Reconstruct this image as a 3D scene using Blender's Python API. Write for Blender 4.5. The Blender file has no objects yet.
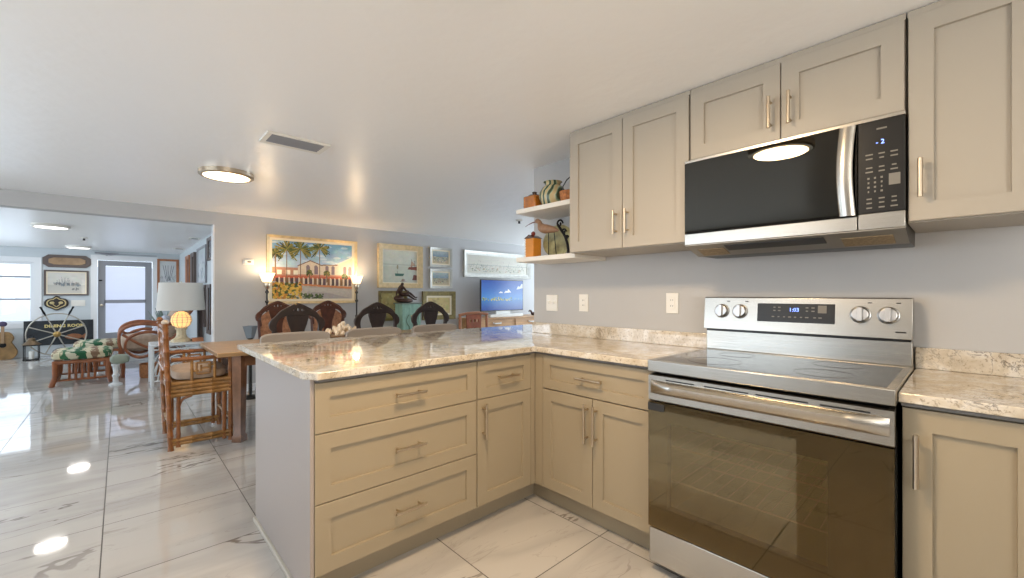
import bpy, bmesh, math, random
import numpy as np
from mathutils import Vector, Matrix
random.seed(7); rng = np.random.default_rng(5)
SC = bpy.context.scene
COL = SC.collection
PI = math.pi
def lin(c):
    return tuple((x/255/12.92 if x/255 <= .04045 else ((x/255+.055)/1.055)**2.4) for x in c)
# ------------------------------------------------------------------ camera
cam = bpy.data.cameras.new('camera'); cam_o = bpy.data.objects.new('camera', cam); COL.objects.link(cam_o)
cam_o.location = (1.71, -2.38, 1.215); cam_o.rotation_euler = (math.radians(90), 0, math.radians(47.13))
cam.sensor_width = 36; cam.lens = 422.5*36/1024; cam.shift_y = 5/1024; cam.clip_start = .03; cam.clip_end = 200
SC.camera = cam_o
# ------------------------------------------------------------------ world, daylight, exposure
w = bpy.data.worlds.new('sky'); SC.world = w; w.use_nodes = True
bg = w.node_tree.nodes['Background']; bg.inputs[0].default_value = (.80, .90, 1.0, 1); bg.inputs[1].default_value = 3.0
SC.view_settings.view_transform = 'Standard'; SC.view_settings.look = 'None'
SC.view_settings.exposure = 0.13; SC.view_settings.gamma = 1; SC.view_settings.use_curve_mapping = False
def daylight(name, loc, rot, sx, sy, power, color=(.74, .87, 1.0)):
    l = bpy.data.lights.new(name, 'AREA'); l.shape = 'RECTANGLE'; l.size = sx; l.size_y = sy
    l.energy = power; l.color = color
    o = bpy.data.objects.new(name, l); COL.objects.link(o); o.location = loc; o.rotation_euler = rot
    return o
# daylight at window openings; unseen ones are aimed up to brighten the ceiling
DL = 1.0; TL = .75
daylight('daylight_living_window', (-10.62, -4.5, 1.24), (0, -PI/2, 0), 1.1, 1.7, 6*DL)
daylight('daylight_living_side', (-7.6, -5.97, 1.3), (PI/2+TL, 0, 0), 3.6, 1.4, 50*DL)
daylight('daylight_kitchen_left', (-1.4, -4.97, 1.3), (PI/2+TL, 0, 0), 3.4, 1.5, 22*DL)
daylight('fill_dining_end', (-2.5, 5.55, 1.35), (-PI/2-TL, 0, 0), 3.0, 1.6, 100*DL)  # added fill from an unseen end opening, raised to lift the ceiling
daylight('fill_kitchen_rear', (3.47, -2.6, 1.45), (0, PI/2+1.0, 0), 1.1, 2.0, 48*DL, (1, .86, .68))  # added warm fill behind the camera, tipped up at the kitchen ceiling

# ------------------------------------------------------------------ mesh helpers
class MB:
    def __init__(s): s.v = []; s.f = []
    def add(s, vs, fs, M=None):
        n = len(s.v)
        s.v += [tuple(M @ Vector(p)) if M else tuple(p) for p in vs]; s.f += [tuple(n+i for i in f) for f in fs]; return s
    def box(s, x0, x1, y0, y1, z0, z1, M=None):
        return s.add([(x0,y0,z0),(x1,y0,z0),(x1,y1,z0),(x0,y1,z0),(x0,y0,z1),(x1,y0,z1),(x1,y1,z1),(x0,y1,z1)],
                     [(0,3,2,1),(4,5,6,7),(0,1,5,4),(1,2,6,5),(2,3,7,6),(3,0,4,7)], M)
    def prism(s, poly, mp, a, b):      # poly in 2d, mp(u,v,w) -> point
        n = len(poly); vs = [mp(u, v, a) for u, v in poly]+[mp(u, v, b) for u, v in poly]
        return s.add(vs, [tuple(range(n))[::-1], tuple(range(n, 2*n))]+[(i, (i+1) % n, n+(i+1) % n, n+i) for i in range(n)])
    def tube(s, pts, r, n=10, closed=False, flat=None):
        P = [Vector(p) for p in pts]; m = len(P)
        R = [r]*m if isinstance(r, (int, float)) else list(r)
        T = []
        for i in range(m):
            a = P[(i-1) % m] if (i > 0 or closed) else P[i]; b = P[(i+1) % m] if (i < m-1 or closed) else P[i]
            t = (b-a); T.append(t.normalized() if t.length > 1e-9 else Vector((0, 0, 1)))
        up = Vector((0, 0, 1)) if abs(T[0].z) < .9 else Vector((1, 0, 0))
        N = (up-T[0]*up.dot(T[0])).normalized(); vs = []
        for i in range(m):
            N = (N-T[i]*N.dot(T[i])).normalized(); B = T[i].cross(N)
            for k in range(n):
                a = 2*PI*k/n; vs.append(P[i]+(N*math.cos(a)*(flat or 1)+B*math.sin(a))*R[i])
        fs = []
        for i in range(m if closed else m-1):
            j = (i+1) % m
            for k in range(n): k2 = (k+1) % n; fs.append((i*n+k, i*n+k2, j*n+k2, j*n+k))
        if not closed: fs += [tuple(range(n))[::-1], tuple(range((m-1)*n, m*n))]
        return s.add(vs, fs)
    def cyl(s, a, b, r, r2=None, n=16): return s.tube([a, b], [r, r if r2 is None else r2], n)
    def lathe(s, prof, c=(0, 0, 0), n=24, M=None):
        vs = []; 
        for r, z in prof:
            for k in range(n): a = 2*PI*k/n; vs.append((c[0]+max(r, 1e-4)*math.cos(a), c[1]+max(r, 1e-4)*math.sin(a), c[2]+z))
        m = len(prof); fs = [tuple(range(n))[::-1], tuple(range((m-1)*n, m*n))]
        for i in range(m-1):
            for k in range(n): k2 = (k+1) % n; fs.append((i*n+k, i*n+k2, (i+1)*n+k2, (i+1)*n+k))
        return s.add(vs, fs, M)
    def ell(s, c, rx, ry, rz, n=16, m=10, M=None, p=1.0):
        vs = []; sg = lambda t: math.copysign(abs(t)**p, t)
        for i in range(m+1):
            th = PI*i/m
            for k in range(n):
                a = 2*PI*k/n; st = max(math.sin(th), 1e-3)
                vs.append((c[0]+rx*st**p*sg(math.cos(a)), c[1]+ry*st**p*sg(math.sin(a)), c[2]-rz*sg(math.cos(th))))
        fs = [tuple(range(n))[::-1], tuple(range(m*n, (m+1)*n))]
        for i in range(m):
            for k in range(n): k2 = (k+1) % n; fs.append((i*n+k, i*n+k2, (i+1)*n+k2, (i+1)*n+k))
        return s.add(vs, fs, M)
    def bamboo(s, a, b, r=.016, step=.11, n=8):
        a = Vector(a); b = Vector(b); L = (b-a).length; k = max(1, round(L/step)); pts = []; rr = []
        for i in range(k):
            for q, sc in ((.0, 1.22), (.06, 1.0), (.5, .95), (.94, 1.0)):
                pts.append(a+(b-a)*((i+q)/k)); rr.append(r*sc)
        pts.append(b); rr.append(r*1.2)
        return s.tube(pts, rr, n)
    def ring(s, mp, o, i, w0, w1, w2, w3):   # rectangular frame: outer back, outer front, inner front, inner back
        vs = []
        for (u0, u1, v0, v1), ww in ((o, w0), (o, w1), (i, w2), (i, w3)):
            vs += [mp(u0, v0, ww), mp(u1, v0, ww), mp(u1, v1, ww), mp(u0, v1, ww)]
        fs = []
        for L in range(4):
            a = L*4; b = ((L+1) % 4)*4
            for k in range(4): k2 = (k+1) % 4; fs.append((a+k, a+k2, b+k2, b+k))
        return s.add(vs, fs)
    def panel(s, mp, u0, u1, v0, v1, rail, w0=0, w1=.02, rec=.012, edge=.0012):   # shaker front as one closed shell
        i0 = (u0+rail, u1-rail, v0+rail, v1-rail); e = edge
        L = [((u0, u1, v0, v1), w0), ((u0, u1, v0, v1), w1-.0015), ((u0+.0015, u1-.0015, v0+.0015, v1-.0015), w1), (i0, w1),
             ((i0[0]+e, i0[1]-e, i0[2]+e, i0[3]-e), w1-rec)]
        vs = []
        for (a, b, c, d), ww in L: vs += [mp(a, c, ww), mp(b, c, ww), mp(b, d, ww), mp(a, d, ww)]
        fs = [(0, 1, 2, 3)[::-1], (16, 17, 18, 19)]
        for q in range(4):
            for k in range(4): k2 = (k+1) % 4; fs.append((q*4+k, q*4+k2, q*4+4+k2, q*4+4+k))
        return s.add(vs, fs)
def XP(X, sgn=1):  return lambda u, v, w: (X+sgn*w, u, v)       # plane x = X
def YP(Y, sgn=-1): return lambda u, v, w: (u, Y+sgn*w, v)       # plane y = Y
def ZP(Z):         return lambda u, v, w: (u, v, Z+w)

def link_mesh(name, me, mat, parent=None, bevel=0, sharp=35, seg=2):
    bm = bmesh.new(); bm.from_mesh(me); bmesh.ops.recalc_face_normals(bm, faces=bm.faces); bm.to_mesh(me); bm.free()
    me.polygons.foreach_set('use_smooth', [True]*len(me.polygons)); me.set_sharp_from_angle(angle=math.radians(sharp))
    o = bpy.data.objects.new(name, me); COL.objects.link(o)
    if mat: me.materials.append(mat)
    if parent: o.parent = parent
    if bevel:
        b = o.modifiers.new('bevel', 'BEVEL'); b.width = bevel; b.segments = seg; b.limit_method = 'ANGLE'; b.angle_limit = math.radians(40)
    return o
def build(name, mb, mat, parent=None, bevel=0, sharp=35, local=False):
    vs = mb.v
    if parent is not None and not local:
        off = Vector(parent.location) if parent.type == 'EMPTY' else Vector(parent.get('_o', (0, 0, 0)))
        vs = [tuple(Vector(v)-off) for v in vs]
    loc = None
    if parent is None:
        a = np.array(vs); loc = ((a[:, 0].min()+a[:, 0].max())/2, (a[:, 1].min()+a[:, 1].max())/2, a[:, 2].min())
        vs = [tuple(p) for p in (a-np.array(loc))]
    me = bpy.data.meshes.new(name); me.from_pydata([tuple(map(float, v)) for v in vs], [], mb.f); me.update()
    o = link_mesh(name, me, mat, parent, bevel, sharp)
    if loc: o.location = loc
    return o
def sub(name, mb, mat, part, thing, **k):     # sub-part: child of a part (the part sits at its thing's origin)
    off = Vector(thing.location)
    m2 = MB(); m2.v = [tuple(Vector(v)-off) for v in mb.v] if not k.get('local') else mb.v; m2.f = mb.f
    k['local'] = True
    return build(name, m2, mat, part, **k)
def tag(o, label, cat, group=None, kind=None):
    if label: o['label'] = label
    if cat: o['category'] = cat
    if group: o['group'] = group
    if kind: o['kind'] = kind
    return o
def thing(name, label, cat, loc, rz=0, group=None):
    o = bpy.data.objects.new(name, None); COL.objects.link(o); o.location = loc; o.rotation_euler = (0, 0, rz)
    o.empty_display_size = .05
    return tag(o, label, cat, group)
def struct(name, mb, mat, **k):
    o = build(name, mb, mat, **k); o['kind'] = 'structure'; return o
def dup(root, loc, rz, label, group=None):
    kids = [c for c in bpy.data.objects if c.parent == root]
    r = root.copy(); COL.objects.link(r); r.location = loc; r.rotation_euler = (0, 0, rz); r['label'] = label
    if group: r['group'] = group
    for ch in kids:
        c = ch.copy(); COL.objects.link(c); c.parent = r
        for g in [q for q in bpy.data.objects if q.parent == ch]:
            d = g.copy(); COL.objects.link(d); d.parent = c
    return r
def smooth_loop(pts, n=6, closed=True):
    P = [np.array(p, float) for p in pts]; m = len(P); out = []
    for i in range(m if closed else m-1):
        g = lambda k: P[k % m] if closed else P[min(max(k, 0), m-1)]
        a, b, c, d = g(i-1), g(i), g(i+1), g(i+2)
        for k in range(n):
            t = k/n; out.append(tuple(.5*((2*b)+(-a+c)*t+(2*a-5*b+4*c-d)*t*t+(-a+3*b-3*c+d)*t**3)))
    if not closed: out.append(tuple(P[-1]))
    return out
def from_curve(loops, depth, bevel, M):      # 2d outlines (holes allowed) -> solid in an MB
    cu = bpy.data.curves.new('c', 'CURVE'); cu.dimensions = '2D'; cu.fill_mode = 'BOTH'; cu.extrude = depth/2-bevel; cu.bevel_depth = bevel; cu.bevel_resolution = 1
    for L in loops:
        sp = cu.splines.new('POLY'); sp.points.add(len(L)-1); sp.use_cyclic_u = True
        for i, p in enumerate(L): sp.points[i].co = (p[0], p[1], 0, 1)
    return curve_mb(cu, M)
def curve_mb(cu, M):
    o = bpy.data.objects.new('c', cu); COL.objects.link(o); bpy.context.view_layer.update()
    dg = bpy.context.evaluated_depsgraph_get(); me = bpy.data.meshes.new_from_object(o.evaluated_get(dg))
    mb = MB(); mb.add([tuple(v.co) for v in me.vertices], [tuple(p.vertices) for p in me.polygons], M)
    bpy.data.objects.remove(o); bpy.data.meshes.remove(me); bpy.data.curves.remove(cu)
    return mb
def text_mb(s, size, M, depth=.001, align='CENTER', space=1.0, off=0):
    cu = bpy.data.curves.new('t', 'FONT'); cu.body = s; cu.size = size; cu.extrude = depth; cu.align_x = align; cu.align_y = 'CENTER'; cu.space_character = space
    cu.resolution_u = 3; cu.offset = off
    return curve_mb(cu, M)
def MX(x, y, z):   # text/outline plane facing +x : (a,b,c)->(x+c, y+a, z+b)
    return Matrix(((0, 0, 1, x), (1, 0, 0, y), (0, 1, 0, z), (0, 0, 0, 1)))
def MY(x, y, z):   # facing -y : (a,b,c)->(x+a, y-c, z+b)
    return Matrix(((1, 0, 0, x), (0, 0, -1, y), (0, 1, 0, z), (0, 0, 0, 1)))

# ------------------------------------------------------------------ materials
def newmat(name):
    m = bpy.data.materials.new(name); m.use_nodes = True
    return m, m.node_tree.nodes, m.node_tree.links, m.node_tree.nodes['Principled BSDF']
def ramp(N, stops, interp='LINEAR'):
    r = N.new('ShaderNodeValToRGB'); e = r.color_ramp.elements; r.color_ramp.interpolation = interp
    while len(e) < len(stops): e.new(.5)
    for i, (p, c) in enumerate(stops): e[i].position = p; e[i].color = (*c, 1)
    return r
def mat(name, c, rough=.5, metal=0, spec=.5, coat=0, var=0, vscale=8, bump=0, bscale=60, stretch=None, emit=0, croug=.05):
    m, N, L, B = newmat(name); c = lin(c)
    B.inputs['Base Color'].default_value = (*c, 1); B.inputs['Roughness'].default_value = rough; B.inputs['Metallic'].default_value = metal
    B.inputs['Specular IOR Level'].default_value = spec; B.inputs['Coat Weight'].default_value = coat; B.inputs['Coat Roughness'].default_value = croug
    if emit: B.inputs['Emission Color'].default_value = (*c, 1); B.inputs['Emission Strength'].default_value = emit
    tc = N.new('ShaderNodeTexCoord'); mp = N.new('ShaderNodeMapping'); L.new(tc.outputs['Object'], mp.inputs[0])
    if stretch: mp.inputs['Scale'].default_value = stretch
    nz = N.new('ShaderNodeTexNoise'); nz.inputs['Scale'].default_value = vscale; nz.inputs['Detail'].default_value = 4; L.new(mp.outputs[0], nz.inputs[0])
    if var:
        r = ramp(N, [(.3, tuple(x*(1-var) for x in c)), (.7, tuple(min(1, x*(1+var)) for x in c))]); L.new(nz.outputs[0], r.inputs[0]); L.new(r.outputs[0], B.inputs['Base Color'])
    if bump:
        n2 = N.new('ShaderNodeTexNoise'); n2.inputs['Scale'].default_value = bscale; n2.inputs['Detail'].default_value = 3; L.new(mp.outputs[0], n2.inputs[0])
        bp = N.new('ShaderNodeBump'); bp.inputs['Strength'].default_value = bump; bp.inputs['Distance'].default_value = .01; L.new(n2.outputs[0], bp.inputs['Height']); L.new(bp.outputs[0], B.inputs['Normal'])
    return m
def emat(name, c, s):
    m, N, L, B = newmat(name); B.inputs['Base Color'].default_value = (*lin(c), 1); B.inputs['Emission Color'].default_value = (*lin(c), 1); B.inputs['Emission Strength'].default_value = s
    return m
def glassmat(name, tint, trans, gloss_tint=(1, 1, 1), base=.25, rough=.0):
    m, N, L, B = newmat(name); N.remove(B); out = N['Material Output']
    T = N.new('ShaderNodeBsdfTransparent'); T.inputs[0].default_value = (*[x*trans for x in tint], 1)
    G = N.new('ShaderNodeBsdfGlossy'); G.inputs[0].default_value = (*gloss_tint, 1); G.inputs['Roughness'].default_value = rough
    F = N.new('ShaderNodeFresnel'); F.inputs[0].default_value = 1.5
    ma = N.new('ShaderNodeMath'); ma.operation = 'MULTIPLY_ADD'; ma.inputs[1].default_value = 1-base; ma.inputs[2].default_value = base; ma.use_clamp = True
    L.new(F.outputs[0], ma.inputs[0]); X = N.new('ShaderNodeMixShader'); L.new(ma.outputs[0], X.inputs[0]); L.new(T.outputs[0], X.inputs[1]); L.new(G.outputs[0], X.inputs[2]); L.new(X.outputs[0], out.inputs[0])
    return m
def floor_mat():
    m, N, L, B = newmat('marble_tile'); geo = N.new('ShaderNodeTexCoord')
    T = .6096; ox, oy = -.155, -.615
    sep = N.new('ShaderNodeSeparateXYZ'); L.new(geo.outputs['Object'], sep.inputs[0])
    def mth(op, a, b=None, c=None):
        n = N.new('ShaderNodeMath'); n.operation = op
        for i, x in enumerate((a, b, c)):
            if x is None: continue
            if isinstance(x, (int, float)): n.inputs[i].default_value = x
            else: L.new(x, n.inputs[i])
        return n.outputs[0]
    ux = mth('DIVIDE', mth('SUBTRACT', sep.outputs[0], ox), T); uy = mth('DIVIDE', mth('SUBTRACT', sep.outputs[1], oy), T)
    fx, fy = mth('FRACT', ux), mth('FRACT', uy)
    dx = mth('MINIMUM', fx, mth('SUBTRACT', 1, fx)); dy = mth('MINIMUM', fy, mth('SUBTRACT', 1, fy))
    grout = mth('LESS_THAN', mth('MINIMUM', dx, dy), .004)
    ix, iy = mth('FLOOR', ux), mth('FLOOR', uy)
    cid = N.new('ShaderNodeCombineXYZ'); L.new(ix, cid.inputs[0]); L.new(iy, cid.inputs[1])
    wn = N.new('ShaderNodeTexWhiteNoise'); wn.noise_dimensions = '2D'; L.new(cid.outputs[0], wn.inputs['Vector'])
    sc = N.new('ShaderNodeVectorMath'); sc.operation = 'MULTIPLY_ADD'; L.new(wn.outputs['Color'], sc.inputs[0]); sc.inputs[1].default_value = (20, 20, 20); L.new(geo.outputs['Object'], sc.inputs[2])
    mp = N.new('ShaderNodeMapping'); mp.inputs['Rotation'].default_value = (0, 0, .32); mp.inputs['Scale'].default_value = (1.7, .36, 1); L.new(sc.outputs[0], mp.inputs[0])
    def vein(scale, width, dist, det=5):
        n = N.new('ShaderNodeTexNoise'); n.inputs['Scale'].default_value = scale; n.inputs['Detail'].default_value = det; n.inputs['Distortion'].default_value = dist; n.inputs['Roughness'].default_value = .55
        L.new(mp.outputs[0], n.inputs[0])
        return mth('SMOOTH_MIN', 1.0, mth('DIVIDE', mth('ABSOLUTE', mth('SUBTRACT', n.outputs[0], .5)), width), .2)
    v1 = vein(1.5, .009, .9); v2 = vein(1.6, .09, .3, 3); v3 = vein(3.2, .006, .9)
    cl = N.new('ShaderNodeTexNoise'); cl.inputs['Scale'].default_value = 1.4; L.new(mp.outputs[0], cl.inputs[0])
    gate = ramp(N, [(.50, (0, 0, 0)), (.62, (1, 1, 1))]); L.new(cl.outputs[0], gate.inputs[0])
    def mix(fac, a, b):
        x = N.new('ShaderNodeMix'); x.data_type = 'RGBA'; L.new(fac, x.inputs['Factor'])
        for s, k in ((6, a), (7, b)):
            if isinstance(k, tuple): x.inputs[s].default_value = (*k, 1)
            else: L.new(k, x.inputs[s])
        return x.outputs[2]
    base = mix(v2, lin((182, 178, 173)), lin((194, 190, 184)))
    a1 = mth('MAXIMUM', v1, mth('SUBTRACT', 1, mth('MULTIPLY', gate.outputs[0], .75)))
    c1 = mix(a1, lin((92, 80, 72)), base)
    a3 = mth('MAXIMUM', v3, mth('SUBTRACT', 1, mth('MULTIPLY', mth('SUBTRACT', 1, gate.outputs[0]), .2)))
    c3 = mix(a3, lin((140, 130, 120)), c1)
    c4 = mix(grout, c3, lin((72, 67, 62)))
    L.new(c4, B.inputs['Base Color'])
    rr = mth('MULTIPLY_ADD', grout, .5, .05); L.new(rr, B.inputs['Roughness']); B.inputs['Specular IOR Level'].default_value = .9
    return m
def stone_mat():
    m, N, L, B = newmat('speckled_quartz'); tc = N.new('ShaderNodeTexCoord')
    def nz(s, d, dist=0):
        n = N.new('ShaderNodeTexNoise'); n.inputs['Scale'].default_value = s; n.inputs['Detail'].default_value = d; n.inputs['Distortion'].default_value = dist; n.inputs['Roughness'].default_value = .62; L.new(tc.outputs['Object'], n.inputs[0]); return n
    a = nz(11, 9, .5); r = ramp(N, [(.36, lin((192, 178, 156))), (.5, lin((211, 200, 182))), (.62, lin((224, 218, 208)))]); L.new(a.outputs[0], r.inputs[0])
    b = nz(9, 6, 1.6); v = ramp(N, [(.477, (1, 1, 1)), (.494, (.42, .41, .42)), (.506, (.42, .41, .42)), (.523, (1, 1, 1))]); L.new(b.outputs[0], v.inputs[0])
    g = nz(2.5, 2); gr = ramp(N, [(.48, (0, 0, 0)), (.62, (1, 1, 1))]); L.new(g.outputs[0], gr.inputs[0])
    x = N.new('ShaderNodeMix'); x.data_type = 'RGBA'; x.blend_type = 'MULTIPLY'; L.new(gr.outputs[0], x.inputs['Factor']); L.new(r.outputs[0], x.inputs[6]); L.new(v.outputs[0], x.inputs[7])
    s = nz(90, 3); sr = ramp(N, [(.33, (.45, .4, .35)), (.45, (1, 1, 1)), (.75, (1.0, 1.0, 1.0))]); L.new(s.outputs[0], sr.inputs[0])
    y = N.new('ShaderNodeMix'); y.data_type = 'RGBA'; y.blend_type = 'MULTIPLY'; y.inputs['Factor'].default_value = .8; L.new(x.outputs[2], y.inputs[6]); L.new(sr.outputs[0], y.inputs[7])
    L.new(y.outputs[2], B.inputs['Base Color']); B.inputs['Roughness'].default_value = .035; B.inputs['Specular IOR Level'].default_value = .9
    return m
def brushed(name, c, rough=.28, stretch=(1, 60, 60), bump=.06):
    m = mat(name, c, rough, 1, bump=bump, bscale=6, stretch=stretch, var=.04, vscale=5); return m
def attr_mat(name, rough=.6, emit=0, coat=0):
    m, N, L, B = newmat(name); a = N.new('ShaderNodeAttribute'); a.attribute_name = 'Col'
    B.inputs['Roughness'].default_value = rough; B.inputs['Coat Weight'].default_value = coat
    if emit: B.inputs['Base Color'].default_value = (0, 0, 0, 1); L.new(a.outputs[0], B.inputs['Emission Color']); B.inputs['Emission Strength'].default_value = emit
    else: L.new(a.outputs[0], B.inputs['Base Color'])
    return m
M_FLOOR = floor_mat(); M_STONE = stone_mat()
M_CEIL = mat('ceiling_paint', (248, 248, 248), .32, spec=.5, bump=.45, bscale=7)
M_WALL = mat('wall_paint', (187, 186, 185), .55, var=.01, bump=.04, bscale=40)
M_WALLC = mat('living_wall_paint', (204, 211, 215), .55)
M_TRIM = mat('white_trim', (232, 234, 236), .35)
M_CAB = mat('taupe_cabinet_paint', (161, 148, 125), .38, spec=.4)
M_CABD = mat('taupe_daylit_panel', (166, 156, 150), .36, spec=.5)  # greyer copy of the cabinet taupe, reflected blue daylight put into the colour
M_CABU = mat('cream_cabinet_paint', (171, 163, 150), .4, spec=.4)
M_SHELF = mat('white_shelf_paint', (226, 222, 214), .4)
M_NICK = mat('brushed_nickel', (205, 190, 168), .28, 1)
M_KNOB = mat('satin_chrome', (196, 196, 196), .3, 1)
M_STEEL = brushed('stainless_steel', (186, 182, 174), .27, bump=.02)
M_STEELD = mat('dark_steel', (70, 68, 66), .35, .9)
M_BLACK = mat('black_plastic', (14, 13, 12), .3)
M_BLKGL = mat('black_ceramic_glass', (20, 18, 16), .07, spec=.6)
M_OVGL = glassmat('oven_door_glass', (1.0, .93, .68), .62, (1, .76, .46), .05)
M_MWGL = glassmat('microwave_glass', (.9, .9, .8), .08, (.72, .66, .56), .03)
M_PANE = glassmat('window_glass', (1, 1, 1), .97, (1, 1, 1), .02)
M_CAV = mat('oven_enamel', (176, 180, 140), .5)
M_WHITEPL = mat('white_plastic', (235, 232, 224), .35)
M_GREYST = mat('grey_substrate', (112, 110, 108), .6)
M_KEY = mat('printed_legend', (122, 118, 110), .5)
M_BLUE = emat('blue_digits', (120, 150, 255), 3)
M_GREYP = mat('grey_door_paint', (150, 152, 158), .45)
M_MAHOG = mat('carved_mahogany', (78, 42, 28), .4, coat=.1, var=.35, vscale=14, bump=.15, bscale=30)
M_BACKLIT = mat('backlit_carved_wood', (44, 29, 23), .45, coat=.05, var=.35, vscale=14, bump=.15, bscale=30)  # darker carved wood, shade of the backlit chair backs put into the colour
M_BROC = mat('rose_brocade', (164, 118, 88), .7, var=.4, vscale=26, bump=.2)
M_PINE = mat('honey_pine', (196, 152, 106), .4, var=.2, vscale=5, stretch=(6, 1, 6))
M_TABLE = mat('table_wood', (122, 84, 56), .38, var=.3, vscale=6, stretch=(5, 1, 2))
M_TTOP = mat('table_top_wood', (168, 134, 94), .28, var=.25, vscale=5, stretch=(6, 1, 4))
M_BAMB = mat('bamboo_cane', (136, 84, 40), .35, coat=.3, var=.35, vscale=16)
M_BAMBY = mat('split_bamboo', (150, 108, 56), .4, coat=.2, var=.35, vscale=22)
M_RATT = mat('rattan_cane', (150, 92, 62), .4, coat=.2, var=.3, vscale=10)
M_WHTW = mat('white_wicker', (220, 224, 226), .45)
M_STOOL = mat('grey_upholstery', (158, 148, 138), .75, bump=.1, bscale=200)
M_IRON = mat('black_iron', (24, 24, 26), .4, .7)
M_LINEN = mat('linen_cushion', (176, 156, 138), .85, var=.12, vscale=20)
M_SHADE = mat('white_lampshade', (226, 222, 214), .8)
M_GOLDF = mat('pale_gold_frame', (206, 184, 142), .4, .2, var=.15, vscale=20)
M_CREAMF = mat('cream_liner', (226, 214, 188), .6)
M_SILVF = mat('silver_frame', (186, 184, 176), .4, .3, var=.12, vscale=15)
M_BRNF = mat('brown_frame', (96, 84, 80), .45)
M_ORNF = mat('tan_wood_frame', (170, 112, 76), .4, var=.15, vscale=9)
M_OLIVF = mat('olive_gilt_frame', (122, 108, 62), .45, .25, var=.3, vscale=20)
M_PAINT = attr_mat('painted_canvas', .55)
M_PRINT = attr_mat('print_under_glass', .5, coat=.6)
M_SCREEN = attr_mat('lit_screen', .2, emit=.75)
M_AMBER = mat('amber_glaze', (176, 104, 30), .18, coat=.6, var=.35, vscale=14)
M_AMBERD = mat('dark_brown_glaze', (70, 44, 26), .25, coat=.5)
M_BRONZE = mat('bronze_patina', (72, 52, 44), .4, .6, var=.4, vscale=20)
M_TEAL = mat('distressed_teal_paint', (140, 176, 160), .55, var=.4, vscale=9, stretch=(1, 1, .4))
M_GREEN = mat('dark_leaf', (62, 92, 60), .6, var=.3)
M_SIGN = mat('black_sign_board', (34, 40, 46), .5, var=.5, vscale=9)
M_GOLD = mat('gold_letters', (226, 208, 140), .4, .2)
M_STONEG = mat('grey_pebble', (108, 108, 108), .7, var=.2)
M_WALNUT = mat('carved_plaque_wood', (150, 122, 92), .45, var=.3, vscale=6)
M_LED = emat('led_diffuser', (255, 232, 190), 5)
M_LEDC = emat('led_diffuser_cool', (255, 250, 244), 4)
M_TORCH = emat('lit_frosted_glass', (255, 228, 184), 1.5)
M_BULB = emat('warm_bulb_glow', (255, 206, 130), .95)
M_CORAL = mat('white_coral', (236, 218, 192), .6, bump=.3, bscale=40, var=.1)

# ------------------------------------------------------------------ room shell
HC = 2.197; HL = 2.12
XB = -4.42; XF = -10.6; YL = -5.0; XR = 3.5; YD = 5.6; YLIV = -6.0; YRW = -1.38
struct('floor', MB().box(XF-.2, XR+.15, YLIV-.15, YD+.15, -.1, 0), M_FLOOR)
fl = bpy.data.objects['floor']
fl.data.transform(Matrix.Translation(fl.location)); fl.location = (0, 0, 0)
struct('ceiling', MB().box(XB, XR+.15, YL-.15, YD+.15, HC, HC+.1), M_CEIL)
struct('ceiling_living', MB().box(XF-.2, XB-.15, YLIV-.15, YRW, HL, HL+.177), M_CEIL)
b = MB().box(XB-.15, XB, -1.55, YD, 0, HC+.1).box(XB-.15, XB, YLIV, -1.55, 2.045, HC+.1).box(XB-.15, XB, YLIV, -5.0, 0, 2.045)
struct('wall_back', b, M_WALL)
struct('trim_1', MB().box(XB-.152, XB+.004, -1.562, -1.5495, 0, 2.045), M_TRIM)
b = MB().box(-.6, XR+.15, 0, .14, 0, HC).box(-.6, -.46, .14, YD, 0, HC)
struct('wall_right', b, M_WALL)
def wall_hole(name, mp, U0, U1, Z1, u0, u1, z0, z1, m, t=.14):
    b = MB()
    for a, c, d, e in ((U0, u0, 0, Z1), (u1, U1, 0, Z1), (u0, u1, 0, z0), (u0, u1, z1, Z1)):
        if c > a and e > d: b.prism([(a, d), (c, d), (c, e), (a, e)], mp, 0, -t)
    return struct(name, b, m)
wall_hole('wall_front', XP(XR, -1), YL, .0, HC, -3.6, -1.6, .9, 2.0, M_WALL)
wall_hole('wall_left', YP(YL, 1), XB, XR, HC, -3.1, .3, .55, 2.05, M_WALL)
wall_hole('wall_dining', YP(YD, -1), XB-.15, -.46, HC, -4.0, -1.0, .55, 2.15, M_WALL)
wall_hole('wall_living_left', YP(YLIV, 1), XF-.2, XB, HL+.1, -9.4, -5.8, .6, 2.0, M_WALLC)
b = MB()
mp = XP(XF, 1)
for a, c, d, e in ((YLIV, -5.4, 0, HL), (-5.4, -3.6, 0, .66), (-5.4, -3.6, 1.83, HL), (-3.6, -2.73, 0, HL), (-2.73, -1.84, 1.93, HL), (-1.84, YRW, 0, HL)):
    b.prism([(a, d), (c, d), (c, e), (a, e)], mp, 0, -.14)
struct('wall_far', b, M_WALLC)
struct('wall_living_right', MB().box(XF-.14, XB-.15, YRW, YRW+.12, 0, HL+.1), M_WALLC)
struct('baseboard_back', MB().box(XB, XB+.014, -1.55, YD, 0, .09), M_TRIM)
struct('baseboard_living_right', MB().box(XF, XB-.15, YRW-.014, YRW, 0, .09), M_TRIM)
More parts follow.
